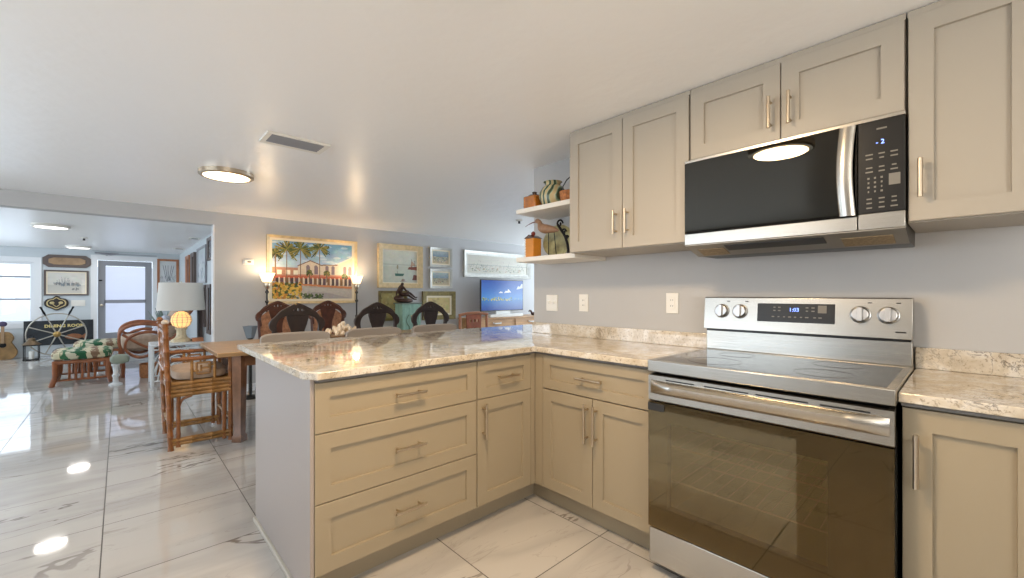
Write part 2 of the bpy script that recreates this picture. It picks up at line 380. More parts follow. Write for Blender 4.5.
# far window and door
wn = thing('window_1', None, None, (XF, -4.5, .66)); wn['kind'] = 'structure'
b = MB().ring(XP(XF), (-5.5, -3.5, .56, 1.93), (-5.4, -3.6, .66, 1.83), 0, .02, .02, 0)
build('window_casing', b, M_TRIM, wn)
b = MB().ring(XP(XF-.06), (-5.4, -3.6, .66, 1.83), (-5.35, -3.65, .70, 1.79), -.03, .03, .03, -.03)
build('window_frame', b, M_TRIM, wn)
for z in (1.10, 1.53): build('glazing_bar', MB().box(XF-.08, XF-.04, -5.349, -3.651, z, z+.03), M_GREYP, wn)
build('window_pane', MB().box(XF-.062, XF-.058, -5.36, -3.64, .69, 1.80), M_PANE, wn)
dr = thing('door_1', None, None, (XF, -2.28, 0)); dr['kind'] = 'structure'
build('door_casing', MB().prism([(-2.82, 0), (-2.72, 0), (-2.72, 1.93), (-1.85, 1.93), (-1.85, 0), (-1.75, 0), (-1.75, 2.03), (-2.82, 2.03)], XP(XF), 0, .02), M_TRIM, dr)
b = MB().ring(XP(XF-.05), (-2.715, -1.855, .01, 1.92), (-2.60, -1.97, .40, 1.81), -.02, .02, .02, -.02).box(XF-.07, XF-.03, -2.62, -1.95, 1.02, 1.09)
build('door_frame', b, M_GREYP, dr)
m_blind = mat('white_blind', (226, 226, 232), .6); 
Bn = m_blind.node_tree.nodes['Principled BSDF']; Bn.inputs['Transmission Weight'].default_value = 0
tr = m_blind.node_tree.nodes.new('ShaderNodeBsdfTranslucent'); tr.inputs[0].default_value = (*lin((240, 240, 246)), 1)
mxs = m_blind.node_tree.nodes.new('ShaderNodeMixShader'); mxs.inputs[0].default_value = .6
lk = m_blind.node_tree.links; lk.new(Bn.outputs[0], mxs.inputs[1]); lk.new(tr.outputs[0], mxs.inputs[2]); lk.new(mxs.outputs[0], m_blind.node_tree.nodes['Material Output'].inputs[0])
b = MB()
for i in range(56):
    z = .41+i*.025; b.prism([(-.012, z), (-.009, z), (.012, z+.022), (.009, z+.022)], lambda u, v, ww: (XF-.09+u, ww, v), -2.605, -1.965)
build('blind', b, m_blind, dr)
build('door_handle', MB().cyl((XF-.03, -2.66, .98), (XF+.02, -2.66, .98), .02).ell((XF+.035, -2.66, .98), .02, .028, .028), M_NICK, dr)
build('closer', MB().cyl((XF-.02, -2.70, 1.50), (XF-.02, -2.65, 1.50), .012), M_IRON, dr)
# porch seen through the window
struct('wall_porch', MB().box(-13.2, -13.1, -8.5, 0, -.1, 1.9), mat('porch_white', (226, 230, 236), .6))
struct('floor_porch', MB().box(-13.2, XF-.2, -8.5, 0, -.12, -.02), mat('porch_floor', (170, 172, 180), .6))
struct('door_porch', MB().panel(XP(-13.1), -5.35, -4.45, 0, 1.55, .14, 0, .05, .02), mat('porch_door', (196, 200, 210), .5))

# ------------------------------------------------------------------ kitchen cabinets
def pull(mp, u, v, L, vert):           # bar pull with two posts, on a face plane
    b = MB(); h = L/2; q = h*.72
    P = (lambda a, ww: mp(u, v+a, ww)) if vert else (lambda a, ww: mp(u+a, v, ww))
    b.cyl(P(-h, .036), P(h, .036), .0068, n=12)
    for s in (-q, q): b.cyl(P(s, -.001), P(s, .036), .005, n=10)
    return b
def front(kind, mp, u0, u1, v0, v1, rail, t, m, handle=None):
    p = build(kind, MB().panel(mp, u0, u1, v0, v1, rail), m, t)
    if handle: sub('handle', pull(lambda u, v, ww: mp(u, v, ww+.02), *handle), M_NICK, p, t)
    return p
pf = XP(-.02); sf = YP(-.59)
t = thing('drawer_cabinet', 'taupe three-drawer base cabinet at the open end of the peninsula', 'cabinet', (-.3, -1.44, 0))
build('body', MB().box(-.58, -.022, -1.825, -1.037, .115, .872).box(-.56, -.085, -1.79, -1.037, .0, .115), M_CAB, t)
front('drawer', pf, -1.829, -1.040, .672, .868, .058, t, M_CAB, (-1.43, .772, .15, False))
front('drawer', pf, -1.829, -1.040, .397, .668, .062, t, M_CAB, (-1.43, .535, .15, False))
front('drawer', pf, -1.829, -1.040, .118, .393, .062, t, M_CAB, (-1.43, .262, .15, False))
o = build('end_panel', MB().box(-.893, -.006, -1.845, -1.8305, .0, .884), M_CABD, t, bevel=.001); o['label'] = 'smooth taupe end panel, greyed for reflected daylight'
build('back_panel', MB().box(-.893, -.878, -1.830, -1.037, 0, .872), M_CABD, t)
build('shoe_molding', MB().box(-.893, .0, -1.858, -1.8425, 0, .022), mat('stone_shoe', (190, 182, 168), .3), t, bevel=.004)
t = thing('base_cabinet', 'narrow taupe base cabinet with one drawer above one door in the peninsula', 'cabinet', (-.3, -.84, 0))
build('body', MB().box(-.58, -.022, -1.036, -.02, .115, .872).box(-.56, -.085, -1.036, -.02, 0, .115), M_CAB, t)
front('drawer', pf, -1.033, -.645, .672, .868, .055, t, M_CAB, (-.84, .772, .14, False))
front('door', pf, -1.033, -.645, .118, .668, .062, t, M_CAB, (-1.002, .56, .18, True))
build('filler', MB().box(-.02, -.002, -.642, -.61, .115, .872), M_CAB, t)
t = thing('base_cabinet', 'taupe base cabinet with wide drawer over a pair of doors between peninsula and stove', 'cabinet', (.37, -.3, 0))
build('body', MB().box(-.0215, .752, -.588, -.003, .115, .872).box(-.084, .752, -.535, -.02, 0, .115), M_CAB, t)
build('filler', MB().box(-.001, .058, -.607, -.588, .115, .872), M_CAB, t)
front('drawer', sf, .062, .750, .682, .868, .052, t, M_CAB, (.402, .775, .16, False))
front('door', sf, .062, .404, .118, .676, .062, t, M_CAB, (.378, .55, .20, True))
front('door', sf, .408, .750, .118, .676, .062, t, M_CAB, (.434, .55, .20, True))
t = thing('base_cabinet', 'taupe base cabinet with a single door right of the stove', 'cabinet', (1.72, -.3, 0))
build('body', MB().box(1.572, 1.872, -.588, -.0, .115, .872).box(1.572, 1.872, -.535, -.02, 0, .115), M_CAB, t)
front('door', sf, 1.574, 1.869, .118, .866, .066, t, M_CAB, (1.606, .715, .16, True))
# countertops
def slab(poly, z0, z1): return MB().prism(poly, ZP(0), z0, z1)
ct = thing('countertop', 'speckled beige stone countertop running round the peninsula corner to the stove', 'countertop', (-.4, -.9, .885))
poly = [(-1.245, -1.868), (-.03, -1.868), (.028, -1.83), (.028, -.638), (.754, -.638), (.754, -.002), (-.603, -.002), (-.603, .6), (-1.245, .6)]
build('slab', slab(poly, .885, .915), M_STONE, ct, bevel=.003)
build('backsplash', MB().box(-.599, .754, -.022, -.001, .9155, .998), M_STONE, ct, bevel=.002)
o = build('underlay', slab([(-.875, -1.829), (-.01, -1.829), (.01, -1.82), (.01, -.62), (.752, -.62), (.752, -.01), (-.598, -.01), (-.598, -.02), (-.875, -.02)], .873, .8845), M_GREYST, ct); o['label'] = 'dark grey strip under the stone'
ct = thing('countertop', 'short speckled stone countertop right of the stove', 'countertop', (1.72, -.3, .885))
build('slab', MB().box(1.567, 1.95, -.638, -.002, .885, .915), M_STONE, ct, bevel=.003)
build('backsplash', MB().box(1.567, 1.95, -.022, -.001, .9155, 1.0), M_STONE, ct, bevel=.002)
build('underlay', MB().box(1.572, 1.95, -.62, -.01, .873, .8845), M_GREYST, ct)
# upper cabinets
uf = YP(-.365)
def upper(label, x0, x1, z0, doors, hy):
    t = thing('wall_cabinet', label, 'cabinet', ((x0+x1)/2, -.18, z0))
    build('body', MB().box(x0, x1, -.363, -.001, z0, 2.194), M_CABU, t)
    build('face_trim', MB().box(x0, x1, -.375, -.3635, 2.172, 2.193), M_CABU, t)
    for (a, c, hx) in doors: front('door', uf, a, c, z0+.004, 2.168, .062, t, M_CABU, (hx, hy, .13 if z0 < 1.7 else .13, True))
    return t
upper('cream two-door wall cabinet beside the open shelves', .07, .806, 1.462, [(.073, .436, .402), (.440, .803, .474)], 1.605)
upper('short cream two-door wall cabinet above the microwave', .809, 1.565, 1.849, [(.812, 1.185, 1.152), (1.189, 1.562, 1.222)], 1.965)
upper('tall cream wall cabinet right of the microwave', 1.569, 1.868, 1.462, [(1.572, 1.865, 1.603)], 1.605)

# ------------------------------------------------------------------ range
x0, x1 = .758, 1.563; xm = (x0+x1)/2
rg = thing('kitchen_range', 'stainless steel freestanding electric range with black glass oven door', 'stove', (xm, -.33, 0))
b = MB().box(x0, x0+.02, -.625, -.03, .03, .874).box(x1-.02, x1, -.625, -.03, .03, .874).box(x0, x1, -.05, -.03, .03, .874).box(x0, x1, -.625, -.03, .03, .2)
b.box(x0, x1, -.625, -.03, .80, .874)
for x in (x0+.05, x1-.05):
    b.cyl((x, -.58, .0), (x, -.58, .031), .018)
    b.cyl((x, -.1, .0), (x, -.1, .031), .018)
build('body', b, M_STEELD, rg)
build('storage_drawer', MB().box(x0, x1, -.672, -.626, .045, .197), M_STEEL, rg, bevel=.004)
od = build('oven_door', MB().ring(YP(-.64), (x0+.001, x1-.001, .205, .748), (x0+.085, x1-.165, .30, .665), 0, .036, .036, 0), M_BLACK, rg)
sub('door_glass', MB().box(x0+.001, x1-.001, -.681, -.6765, .205, .748), M_OVGL, od, rg)
hp = MB().prism([(0, .752), (.036, .752), (.04, .757), (.04, .862), (.03, .868), (0, .868)], lambda u, v, ww: (ww, -.64-u, v), x0+.001, x1-.001)
sub('door_rail', hp, M_STEEL, od, rg)
# pocket handle: bowed bar, tapering into the rail at both ends
hb = MB(); n = 28; vs = []
for i in range(n+1):
    a = i/n; x = x0+.012+(x1-x0-.024)*a; e = min(1, min(a, 1-a)*9); e = math.sin(e*PI/2); top = .838-.0*e
    for dy, dz in ((0, .004), (.016*e+.001, .002), (.030*e+.002, -.012), (.028*e+.002, -.034), (.012*e+.001, -.052), (0, -.056)):
        vs.append((x, -.6795-dy, top+dz))
fs = []
for i in range(n):
    for k in range(6): fs.append((i*6+k, i*6+(k+1) % 6, (i+1)*6+(k+1) % 6, (i+1)*6+k))
fs += [tuple(range(6)), tuple(range(n*6, n*6+6))]
hb.add(vs, fs)
sub('handle', hb, M_STEEL, od, rg, sharp=50)
b = MB()
for a, c in ((.10, .25), (.30, .50), (.53, .73), (.77, .93)):
    b.box(x0+(x1-x0)*a, x0+(x1-x0)*c, -.6812, -.676, .8455, .8505)
sub('vent_slot', b, M_BLACK, od, rg)
b = MB().box(x0+.02, x1-.02, -.08, -.06, .22, .79).box(x0+.02, x1-.02, -.62, -.06, .205, .22).box(x0+.02, x1-.02, -.62, -.06, .78, .79).box(x0+.021, x0+.03, -.62, -.06, .22, .78).box(x1-.03, x1-.021, -.62, -.06, .22, .78)
build('oven_cavity', b, M_CAV, rg)
for z in (.40, .55):
    b = MB()
    for q in range(15): x = x0+.05+q*(x1-x0-.10)/14; b.cyl((x, -.60, z), (x, -.10, z), .0016, n=6)
    for y in (-.60, -.35, -.10): b.cyl((x0+.032, y, z-.005), (x1-.032, y, z-.005), .0035, n=6)
    build('oven_rack', b, M_NICK, rg)
build('door_latch_cover', MB().box(x0-.0, x0+.075, -.6845, -.6812, .71, .742), M_STEELD, rg, bevel=.003)
build('cooktop_frame', MB().ring(ZP(0), (x0-.002, x1+.002, -.683, -.045), (x0+.022, x1-.022, -.655, -.13), .878, .927, .927, .90), M_STEEL, rg, bevel=.003)
build('cooktop_glass', MB().box(x0+.02, x1-.02, -.657, -.128, .905, .9262), M_BLKGL, rg)
M_RINGM = mat('burner_mark', (48, 45, 42), .2)
for cx, cy, r in ((x0+.21, -.50, .105), (x1-.21, -.50, .09), (x0+.21, -.24, .075), (x1-.21, -.24, .085)):
    build('burner_ring', MB().tube([(cx+r*math.cos(a), cy+r*math.sin(a), .9262) for a in np.linspace(0, 2*PI, 40, endpoint=False)], .0007, 5, closed=True), M_RINGM, rg)
b = MB().box(x0+.006, x1-.0, -.085, -.035, .927, 1.024)
build('backguard', b, M_STEEL, rg, bevel=.002)
bg2 = build('control_panel', MB().prism([(-.03, 1.034), (-.105, 1.034), (-.085, 1.196), (-.078, 1.20), (-.03, 1.20)], lambda u, v, ww: (ww, u, v), x0-.002, x1+.002), M_STEEL, rg, bevel=.002)
build('vent_gap', MB().box(x0+.006, x1-.004, -.082, -.04, 1.024, 1.034), M_BLACK, rg)
tilt = math.atan2(.02, .162)
def CP(x, z, off=0): return (x, -.105+(z-1.034)*.02/.162-off, z)
MT = lambda x, z, off: Matrix.Translation(CP(x, z, off)) @ Matrix.Rotation(PI/2-tilt, 4, 'X')
b = MB(); vs = [CP(a, z, o_) for o_ in (-.001, .0012) for a, z in ((1.012, 1.083), (1.318, 1.083), (1.318, 1.17), (1.012, 1.17))]
b.add(vs, [(0, 1, 2, 3), (4, 5, 6, 7), (0, 1, 5, 4), (1, 2, 6, 5), (2, 3, 7, 6), (3, 0, 4, 7)])
dp = sub('display', b, M_BLACK, bg2, rg)
sub('clock_digits', text_mb('1:03', .024, MT(1.165, 1.141, .0016), .0003), M_BLUE, bg2, rg)
b = MB(); rnd = random.Random(3)
def keys(b, xs, zs, w_, h_, MTf):
    for zz in zs:
        for xx in xs:
            ww_ = w_*(.6+.5*rnd.random())
            b.add([(-ww_/2, -h_/2, 0), (ww_/2, -h_/2, 0), (ww_/2, h_/2, 0), (-ww_/2, h_/2, 0)], [(0, 1, 2, 3)], MTf(xx, zz))
MK = lambda x, z: MT(x, z, .0015)
keys(b, (1.085, 1.105), (1.152, 1.137), .012, .005, MK); keys(b, (1.08, 1.103, 1.126, 1.148, 1.17, 1.193, 1.215, 1.245, 1.265), (1.108,), .012, .005, MK)
keys(b, (1.215, 1.238), (1.152, 1.137), .013, .005, MK); b.add([(-.016, -.017, 0), (.016, -.017, 0), (.016, .017, 0), (-.016, .017, 0)], [(0, 1, 2, 3)], MK(1.272, 1.146))
sub('key_legend', b, M_KEY, bg2, rg)
for x in (.846, .933, 1.404, 1.493):
    c = CP(x, 1.128); k = MB(); R_ = Matrix.Translation(c) @ Matrix.Rotation(PI/2-tilt, 4, 'X')
    k.lathe([(.036, -.001), (.036, .004), (.031, .006), (.030, .018), (.027, .021)], n=28, M=R_)
    k.box(-.009, .009, -.029, .029, .019, .034, M=R_)
    build('knob', k, M_KNOB, rg, bevel=.0015)
b = MB()
for x in (.846, .933, 1.404, 1.493): b.add([(-.007, -.002, 0), (.007, -.002, 0), (.007, .002, 0), (-.007, .002, 0)], [(0, 1, 2, 3)], MT(x+.03, 1.178, .0012))
b.add([(-.016, -.003, 0), (.016, -.003, 0), (.016, .003, 0), (-.016, .003, 0)], [(0, 1, 2, 3)], MT(1.53, 1.062, .0012))
sub('printed_marks', b, M_STEELD, bg2, rg)
# ------------------------------------------------------------------ microwave
a0, a1 = .792, 1.566
mw = thing('microwave_oven', 'stainless over-the-range microwave with black glass door above the stove', 'microwave', ((a0+a1)/2, -.2, 1.40))
b = MB().prism([(-.02, 1.845), (-.372, 1.845), (-.372, 1.447), (-.25, 1.405), (-.02, 1.405)], lambda u, v, ww: (ww, u, v), a0, a1)
build('body', b, M_STEELD, mw)
build('top_trim', MB().box(a0, a1, -.402, -.3725, 1.835, 1.847), M_STEEL, mw, bevel=.001)
d = build('door', MB().ring(YP(-.373), (a0, 1.436, 1.50, 1.833), (a0+.05, 1.375, 1.53, 1.80), 0, .024, .024, 0), M_BLACK, mw)
sub('door_glass', MB().box(a0, 1.436, -.4015, -.3975, 1.50, 1.833), M_MWGL, d, mw)
b = MB(); n = 20; vs = []
for i in range(n+1):
    s_ = i/n; z = 1.502+.328*s_; bow = math.sin(PI*s_)*.012+.012; ox = -.008*math.sin(PI*s_)
    for dx, dy in ((-.024, 0), (-.018, .006), (0, .008), (.018, .006), (.024, 0), (0, -.003)): vs.append((1.41+ox+dx, -.402-bow-dy, z))
fs = [(i*6+k, i*6+(k+1) % 6, (i+1)*6+(k+1) % 6, (i+1)*6+k) for i in range(n) for k in range(6)]+[tuple(range(6)), tuple(range(n*6, n*6+6))]
b.add(vs, fs); b.box(1.40, 1.42, -.416, -.4, 1.505, 1.525).box(1.40, 1.42, -.416, -.4, 1.807, 1.827)
sub('handle', b, M_STEEL, d, mw, sharp=50)
build('cavity_back', MB().box(a0+.05, 1.375, -.3725, -.37, 1.53, 1.80), M_CAV, mw)
cp = build('control_panel', MB().box(1.439, a1, -.402, -.373, 1.506, 1.833), M_BLACK, mw, bevel=.001)
MM = lambda x, z: MY(x, -.4025, z)
b = MB(); keys(b, (1.470, 1.504, 1.537), (1.715, 1.700, 1.668, 1.653), .020, .005, MM)
keys(b, (1.468, 1.486, 1.504), (1.63, 1.614, 1.598, 1.582), .006, .007, MM); keys(b, (1.470, 1.504, 1.537), (1.556, 1.541, 1.524), .018, .005, MM)
b.add([(-.015, -.02, 0), (.015, -.02, 0), (.015, .02, 0), (-.015, .02, 0)], [(0, 1, 2, 3)], MM(1.538, 1.618))
b.add([(-.014, -.003, 0), (.014, -.003, 0), (.014, .003, 0), (-.014, .003, 0)], [(0, 1, 2, 3)], MM(1.504, 1.803))
sub('key_legend', b, M_KEY, cp, mw)
sub('clock_digits', text_mb('- 2', .022, MM(1.50, 1.755), .0003), M_BLUE, cp, mw)
b = MB().box(a0, 1.436, -.404, -.373, 1.447, 1.4985).box(1.439, a1, -.404, -.373, 1.447, 1.504)
build('lower_trim', b, M_STEEL, mw, bevel=.002)
def under(x_0, x_1, y_0, y_1, off, h=.004):     # follows the sloping underside
    f = lambda y: 1.405 if y > -.25 else 1.405+(-.25-y)*.042/.15
    b = MB(); b.add([(x, y, f(y)-o_) for o_ in (off, off+h) for x, y in ((x_0, y_0), (x_1, y_0), (x_1, y_1), (x_0, y_1))], [(0, 1, 2, 3), (4, 5, 6, 7), (0, 1, 5, 4), (1, 2, 6, 5), (2, 3, 7, 6), (3, 0, 4, 7)]); return b
M_UND = mat('satin_steel', (150, 146, 138), .42, .7)
build('underside_panel', under(a0, a1, -.40, -.25, 0), M_UND, mw)
o = build('vent_opening', under(.96, 1.33, -.375, -.315, .0045, .002), M_BLACK, mw)
for q in ((.83, .95), (1.38, 1.53)):
    build('grease_filter', under(q[0], q[1], -.35, -.27, .0045, .003), mat('filter_mesh', (150, 130, 100), .5, .4, var=.3, vscale=120), mw)

# ------------------------------------------------------------------ wall plates
def plate(label, xc, zc, wd, kind):
    t = thing('wall_outlet' if kind == 'o' else 'light_switch', label, 'outlet' if kind == 'o' else 'switch', (xc, 0, zc-.06))
    build('cover_plate', MB().box(xc-wd/2, xc+wd/2, -.006, -.0002, zc-.06, zc+.06), M_WHITEPL, t, bevel=.002)
    if kind == 'o':
        build('socket', MB().box(xc-.017, xc+.017, -.009, -.0062, zc-.034, zc+.034), M_WHITEPL, t, bevel=.001)
        b = MB()
        for dz in (-.02, .014):
            for dx in (-.007, .005): b.box(xc+dx, xc+dx+.0025, -.0093, -.009, zc+dz, zc+dz+.009)
        build('slots', b, M_BLACK, t)
    else:
        for dx in (-.023, .023): build('toggle', MB().box(xc+dx-.005, xc+dx+.005, -.018, -.0062, zc-.002, zc+.014), M_WHITEPL, t, bevel=.001)
plate('white double light switch on the wall above the corner of the counter', -.41, 1.148, .11, 's')
plate('white outlet on the wall below the left wall cabinet, nearer the peninsula', -.114, 1.153, .078, 'o')
plate('white outlet on the wall just left of the stove', .532, 1.161, .075, 'o')

# ------------------------------------------------------------------ open shelves and ornaments
for z, lb in ((1.776, 'upper of the two white open shelves beside the wall cabinet'), (1.438, 'lower of the two white open shelves beside the wall cabinet')):
    tag(build('wall_shelf', MB().box(-.455, .0695, -.33, -.001, z, z+.032), M_SHELF, bevel=.003), lb, 'shelf', 'open shelves')
zs = 1.808; zl = 1.470
_n0 = set(bpy.data.objects)
t = thing('lidded_jar', 'square amber lidded jar on the left end of the upper shelf', 'jar', (-.315, -.20, zs))
build('jar_body', MB().box(-.375, -.255, -.26, -.14, zs+.0005, zs+.105), M_AMBER, t, bevel=.012)
build('lid', MB().lathe([(.05, .105), (.045, .112), (.016, .115), (.016, .128), (.02, .132), (.014, .138)], (-.315, -.20, zs)), M_AMBERD, t, bevel=0)
t = thing('ceramic_vase', 'round vase striped green and cream on the upper shelf', 'vase', (-.13, -.19, zs))
mv, N, L, B = newmat('striped_glaze'); tc = N.new('ShaderNodeTexCoord'); wv = N.new('ShaderNodeTexWave'); wv.inputs['Scale'].default_value = 7; wv.inputs['Distortion'].default_value = 7; wv.inputs['Detail'].default_value = 1
L.new(tc.outputs['Object'], wv.inputs[0]); r = ramp(N, [(.15, lin((66, 76, 58))), (.38, lin((120, 150, 128))), (.6, lin((186, 182, 146))), (.85, lin((190, 170, 126)))]); L.new(wv.outputs[0], r.inputs[0]); L.new(r.outputs[0], B.inputs['Base Color']); B.inputs['Roughness'].default_value = .25
build('vase_body', MB().lathe([(.04, .0005), (.075, .02), (.095, .07), (.092, .105), (.07, .14), (.05, .155), (.056, .172), (.066, .178), (.05, .172)], (-.13, -.19, zs), 32), mv, t)
t = thing('wicker_basket', 'small orange wicker basket with a raised wire handle at the right of the upper shelf', 'basket', (.0, -.2, zs))
build('basket_body', MB().lathe([(.045, .0005), (.058, .04), (.062, .085), (.056, .085), (.05, .01)], (.0, -.2, zs)), mat('orange_wicker', (176, 112, 60), .6, var=.4, vscale=60, bump=.5, bscale=90), t)
build('handle', MB().tube([(-.055+.11*0, -.2, zs+.08), (-.05, -.2, zs+.13), (-.02, -.2, zs+.165), (.02, -.2, zs+.185), (.05, -.2, zs+.15), (.057, -.2, zs+.08)], .004, 8), M_STEELD, t)
t = thing('tin_box', 'small orange house-shaped box with a white scalloped edge on the lower shelf', 'box', (-.30, -.24, zl))
build('box_body', MB().box(-.345, -.265, -.28, -.20, zl+.0005, zl+.135), mat('orange_tin', (204, 132, 40), .4, var=.15), t, bevel=.003)
build('box_roof', MB().prism([(-.352, .135), (-.258, .135), (-.305, .16)], lambda u, v, ww: (u, ww, zl+v), -.287, -.193), M_AMBERD, t)
build('roof_knob', MB().lathe([(.008, .155), (.016, .168), (.012, .18), (.004, .186)], (-.305, -.24, zl)), mat('red_knob', (120, 50, 40), .4), t)
b = MB()
for i in range(7): b.ell((-.3445, -.281, zl+.012+i*.019), .007, .004, .008, 8, 6)
build('scallop_trim', b, M_WHITEPL, t)
t = thing('platter', 'round mottled green ceramic platter standing on edge on the lower shelf', 'plate', (-.13, -.13, zl))
b = MB().lathe([(.02, .0), (.095, .004), (.112, .014), (.112, .02), (.09, .012), (.02, .009)], n=40, M=Matrix.Translation((-.13, -.14, zl+.112)) @ Matrix.Rotation(PI/2-.12, 4, 'X') @ Matrix.Scale(1.2, 4, (1, 0, 0)))
build('plate_dish', b, mat('mottled_glaze', (158, 156, 118), .3, var=.45, vscale=18), t)
build('plate_stand', MB().tube([(-.13, -.2, zl+.21), (-.13, -.17, zl+.01), (-.13, -.09, zl+.005)], .003, 6).tube([(-.2, -.175, zl+.006), (-.06, -.175, zl+.006)], .004, 6), M_IRON, t)
t = thing('bird_figurine', 'carved wooden long-billed shorebird perched over the lower shelf', 'figurine', (-.17, -.25, zl))
pts = smooth_loop([(-.06, -.25, zl+.165), (-.10, -.25, zl+.175), (-.15, -.25, zl+.185), (-.20, -.25, zl+.195), (-.225, -.25, zl+.22), (-.235, -.25, zl+.245), (-.255, -.25, zl+.252), (-.27, -.25, zl+.248)], 4, False)
rr = np.interp(np.linspace(0, 1, len(pts)), [0, .15, .35, .5, .6, .72, .85, .93, 1], [.004, .02, .032, .03, .02, .013, .018, .014, .006])
build('bird_body', MB().tube(pts, list(rr), 12), mat('brown_carved_wood', (140, 108, 84), .5, var=.4, vscale=18), t)
build('bill', MB().tube(smooth_loop([(-.268, -.25, zl+.248), (-.30, -.25, zl+.247), (-.34, -.25, zl+.238), (-.375, -.25, zl+.226)], 4, False), [.006, .0055, .005, .0045, .004, .004, .0035, .003, .0025, .002, .002, .0015, .001], 8), mat('bill_wood', (120, 74, 64), .5), t)
build('leg_rod', MB().cyl((-.15, -.25, zl+.0005), (-.15, -.25, zl+.165), .003, n=8).box(-.18, -.12, -.265, -.235, zl+.0005, zl+.008), M_IRON, t)
b = MB()
for sx, R0 in ((-.045, .028), (-.01, .02), (.015, .014)):
    b.tube([(sx+R0*(1-a/9)*math.cos(a), -.27, zl+.205-(sx+.045)*1.6+R0*(1-a/9)*math.sin(a)) for a in np.linspace(0, 7, 26)], .0065, 7)
b.tube(smooth_loop([(-.06, -.27, zl+.20), (-.03, -.27, zl+.16), (.0, -.27, zl+.12), (.02, -.27, zl+.07), (.03, -.27, zl+.0065)], 4, False), [.009]*17, 8)
tag(build('iron_scroll', b, M_IRON), 'black wrought-iron scroll ornament at the right of the lower shelf', 'ornament')

for o in set(bpy.data.objects)-_n0:
    if o.parent is None: o.location.x += {'lidded_jar': -.085, 'ceramic_vase': -.105, 'wicker_basket': -.085, 'tin_box': -.07, 'platter': -.09, 'bird_figurine': -.07, 'iron_scroll': -.06}[o.name]
# ------------------------------------------------------------------ ceiling fixtures
def disc_light(label, x, y, z, r, m, group, power=4):
    t = thing('ceiling_light', label, 'light', (x, y, z), group=group)
    build('rim', MB().lathe([(r, 0), (r, -.03), (r-.012, -.038), (r-.03, -.036), (r-.03, -.0)], (x, y, z-.0005), 40), M_WHITEPL if m is M_LEDC else M_NICK, t)
    build('diffuser', MB().lathe([(r-.03, -.01), (r-.032, -.036), (r*.5, -.040), (.002, -.041)], (x, y, z), 40), m, t)
    l = bpy.data.lights.new('ceiling_lamp', 'AREA'); l.shape = 'DISK'; l.size = 2*r-.07; l.energy, l.color = (power, (1, .95, .88)) if m is M_LEDC else (power, (1, .72, .43))
    o = bpy.data.objects.new('ceiling_lamp', l); COL.objects.link(o); o.location = (0, 0, -.0425); o.parent = t
disc_light('round flush ceiling light with metal rim in the dining area', -2.37, -1.745, HC, .19, M_LED, 'kitchen ceiling lights', 9)
disc_light('round flush ceiling light over the kitchen floor, seen reflected in the microwave', .86, -1.66, HC, .19, M_LED, 'kitchen ceiling lights', 30)
disc_light('thin round ceiling light in the far room, nearer the opening', -6.46, -3.04, HL, .18, M_LEDC, 'far room ceiling lights')
disc_light('thin round ceiling light in the far room, nearer the window wall', -9.75, -2.95, HL, .18, M_LEDC, 'far room ceiling lights')
def vent(label, x0_, x1_, y0_, y1_, z, alongy=True):
    t = thing('ceiling_vent', label, 'vent', ((x0_+x1_)/2, (y0_+y1_)/2, z))
    build('vent_frame', MB().ring(ZP(z), (x0_, x1_, y0_, y1_), (x0_+.03, x1_-.03, y0_+.03, y1_-.03), -.0005, -.012, -.008, -.0005), M_WHITEPL, t)
    b = MB(); n = 5
    for i in range(n):
        x = x0_+.035+(x1_-x0_-.07)*(i+.5)/n
        b.prism([(x-.012, -.0105), (x-.010, -.0115), (x+.010, -.003), (x+.008, -.002)], lambda u, v, ww: (u, ww, z+v), y0_+.03, y1_-.03)
    build('louvre', b, M_GREYP, t)
    build('duct', MB().box(x0_+.028, x1_-.028, y0_+.028, y1_-.028, z-.0015, z-.0006), M_BLACK, t)
vent('white rectangular air vent in the kitchen ceiling', -1.36, -1.14, -1.73, -1.36, HC)
vent('small dark vent in the far room ceiling, nearer the opening', -6.9, -6.72, -1.56, -1.42, HL)
vent('small dark vent in the far room ceiling, farther back', -9.05, -8.9, -1.60, -1.42, HL)
def detector(label, x, y, z):
    t = thing('smoke_detector', label, 'detector', (x, y, z))
    build('detector_base', MB().lathe([(.045, 0), (.045, -.012), (.03, -.018)], (x, y, z-.0005)), M_WHITEPL, t)
    build('sensor', MB().lathe([(.014, -.017), (.014, -.04), (.022, -.043), (.005, -.05)], (x, y, z)), M_STEELD, t)
detector('small white ceiling sensor above the television end of the dining room', -2.33, 1.5, HC)
detector('small ceiling sensor between the two far room lights', -7.9, -2.80, HL)
t = thing('thermostat', 'small white thermostat on the wall left of the palm street painting', 'thermostat', (XB, -1.2, 1.58))
build('thermostat_base', MB().box(XB+.0005, XB+.008, -1.26, -1.14, 1.58, 1.65), M_WHITEPL, t, bevel=.003)
build('thermostat_case', MB().box(XB+.0085, XB+.03, -1.245, -1.155, 1.59, 1.642), M_WHITEPL, t, bevel=.006)
build('display', MB().box(XB+.0302, XB+.031, -1.215, -1.175, 1.607, 1.625), M_STEELD, t)

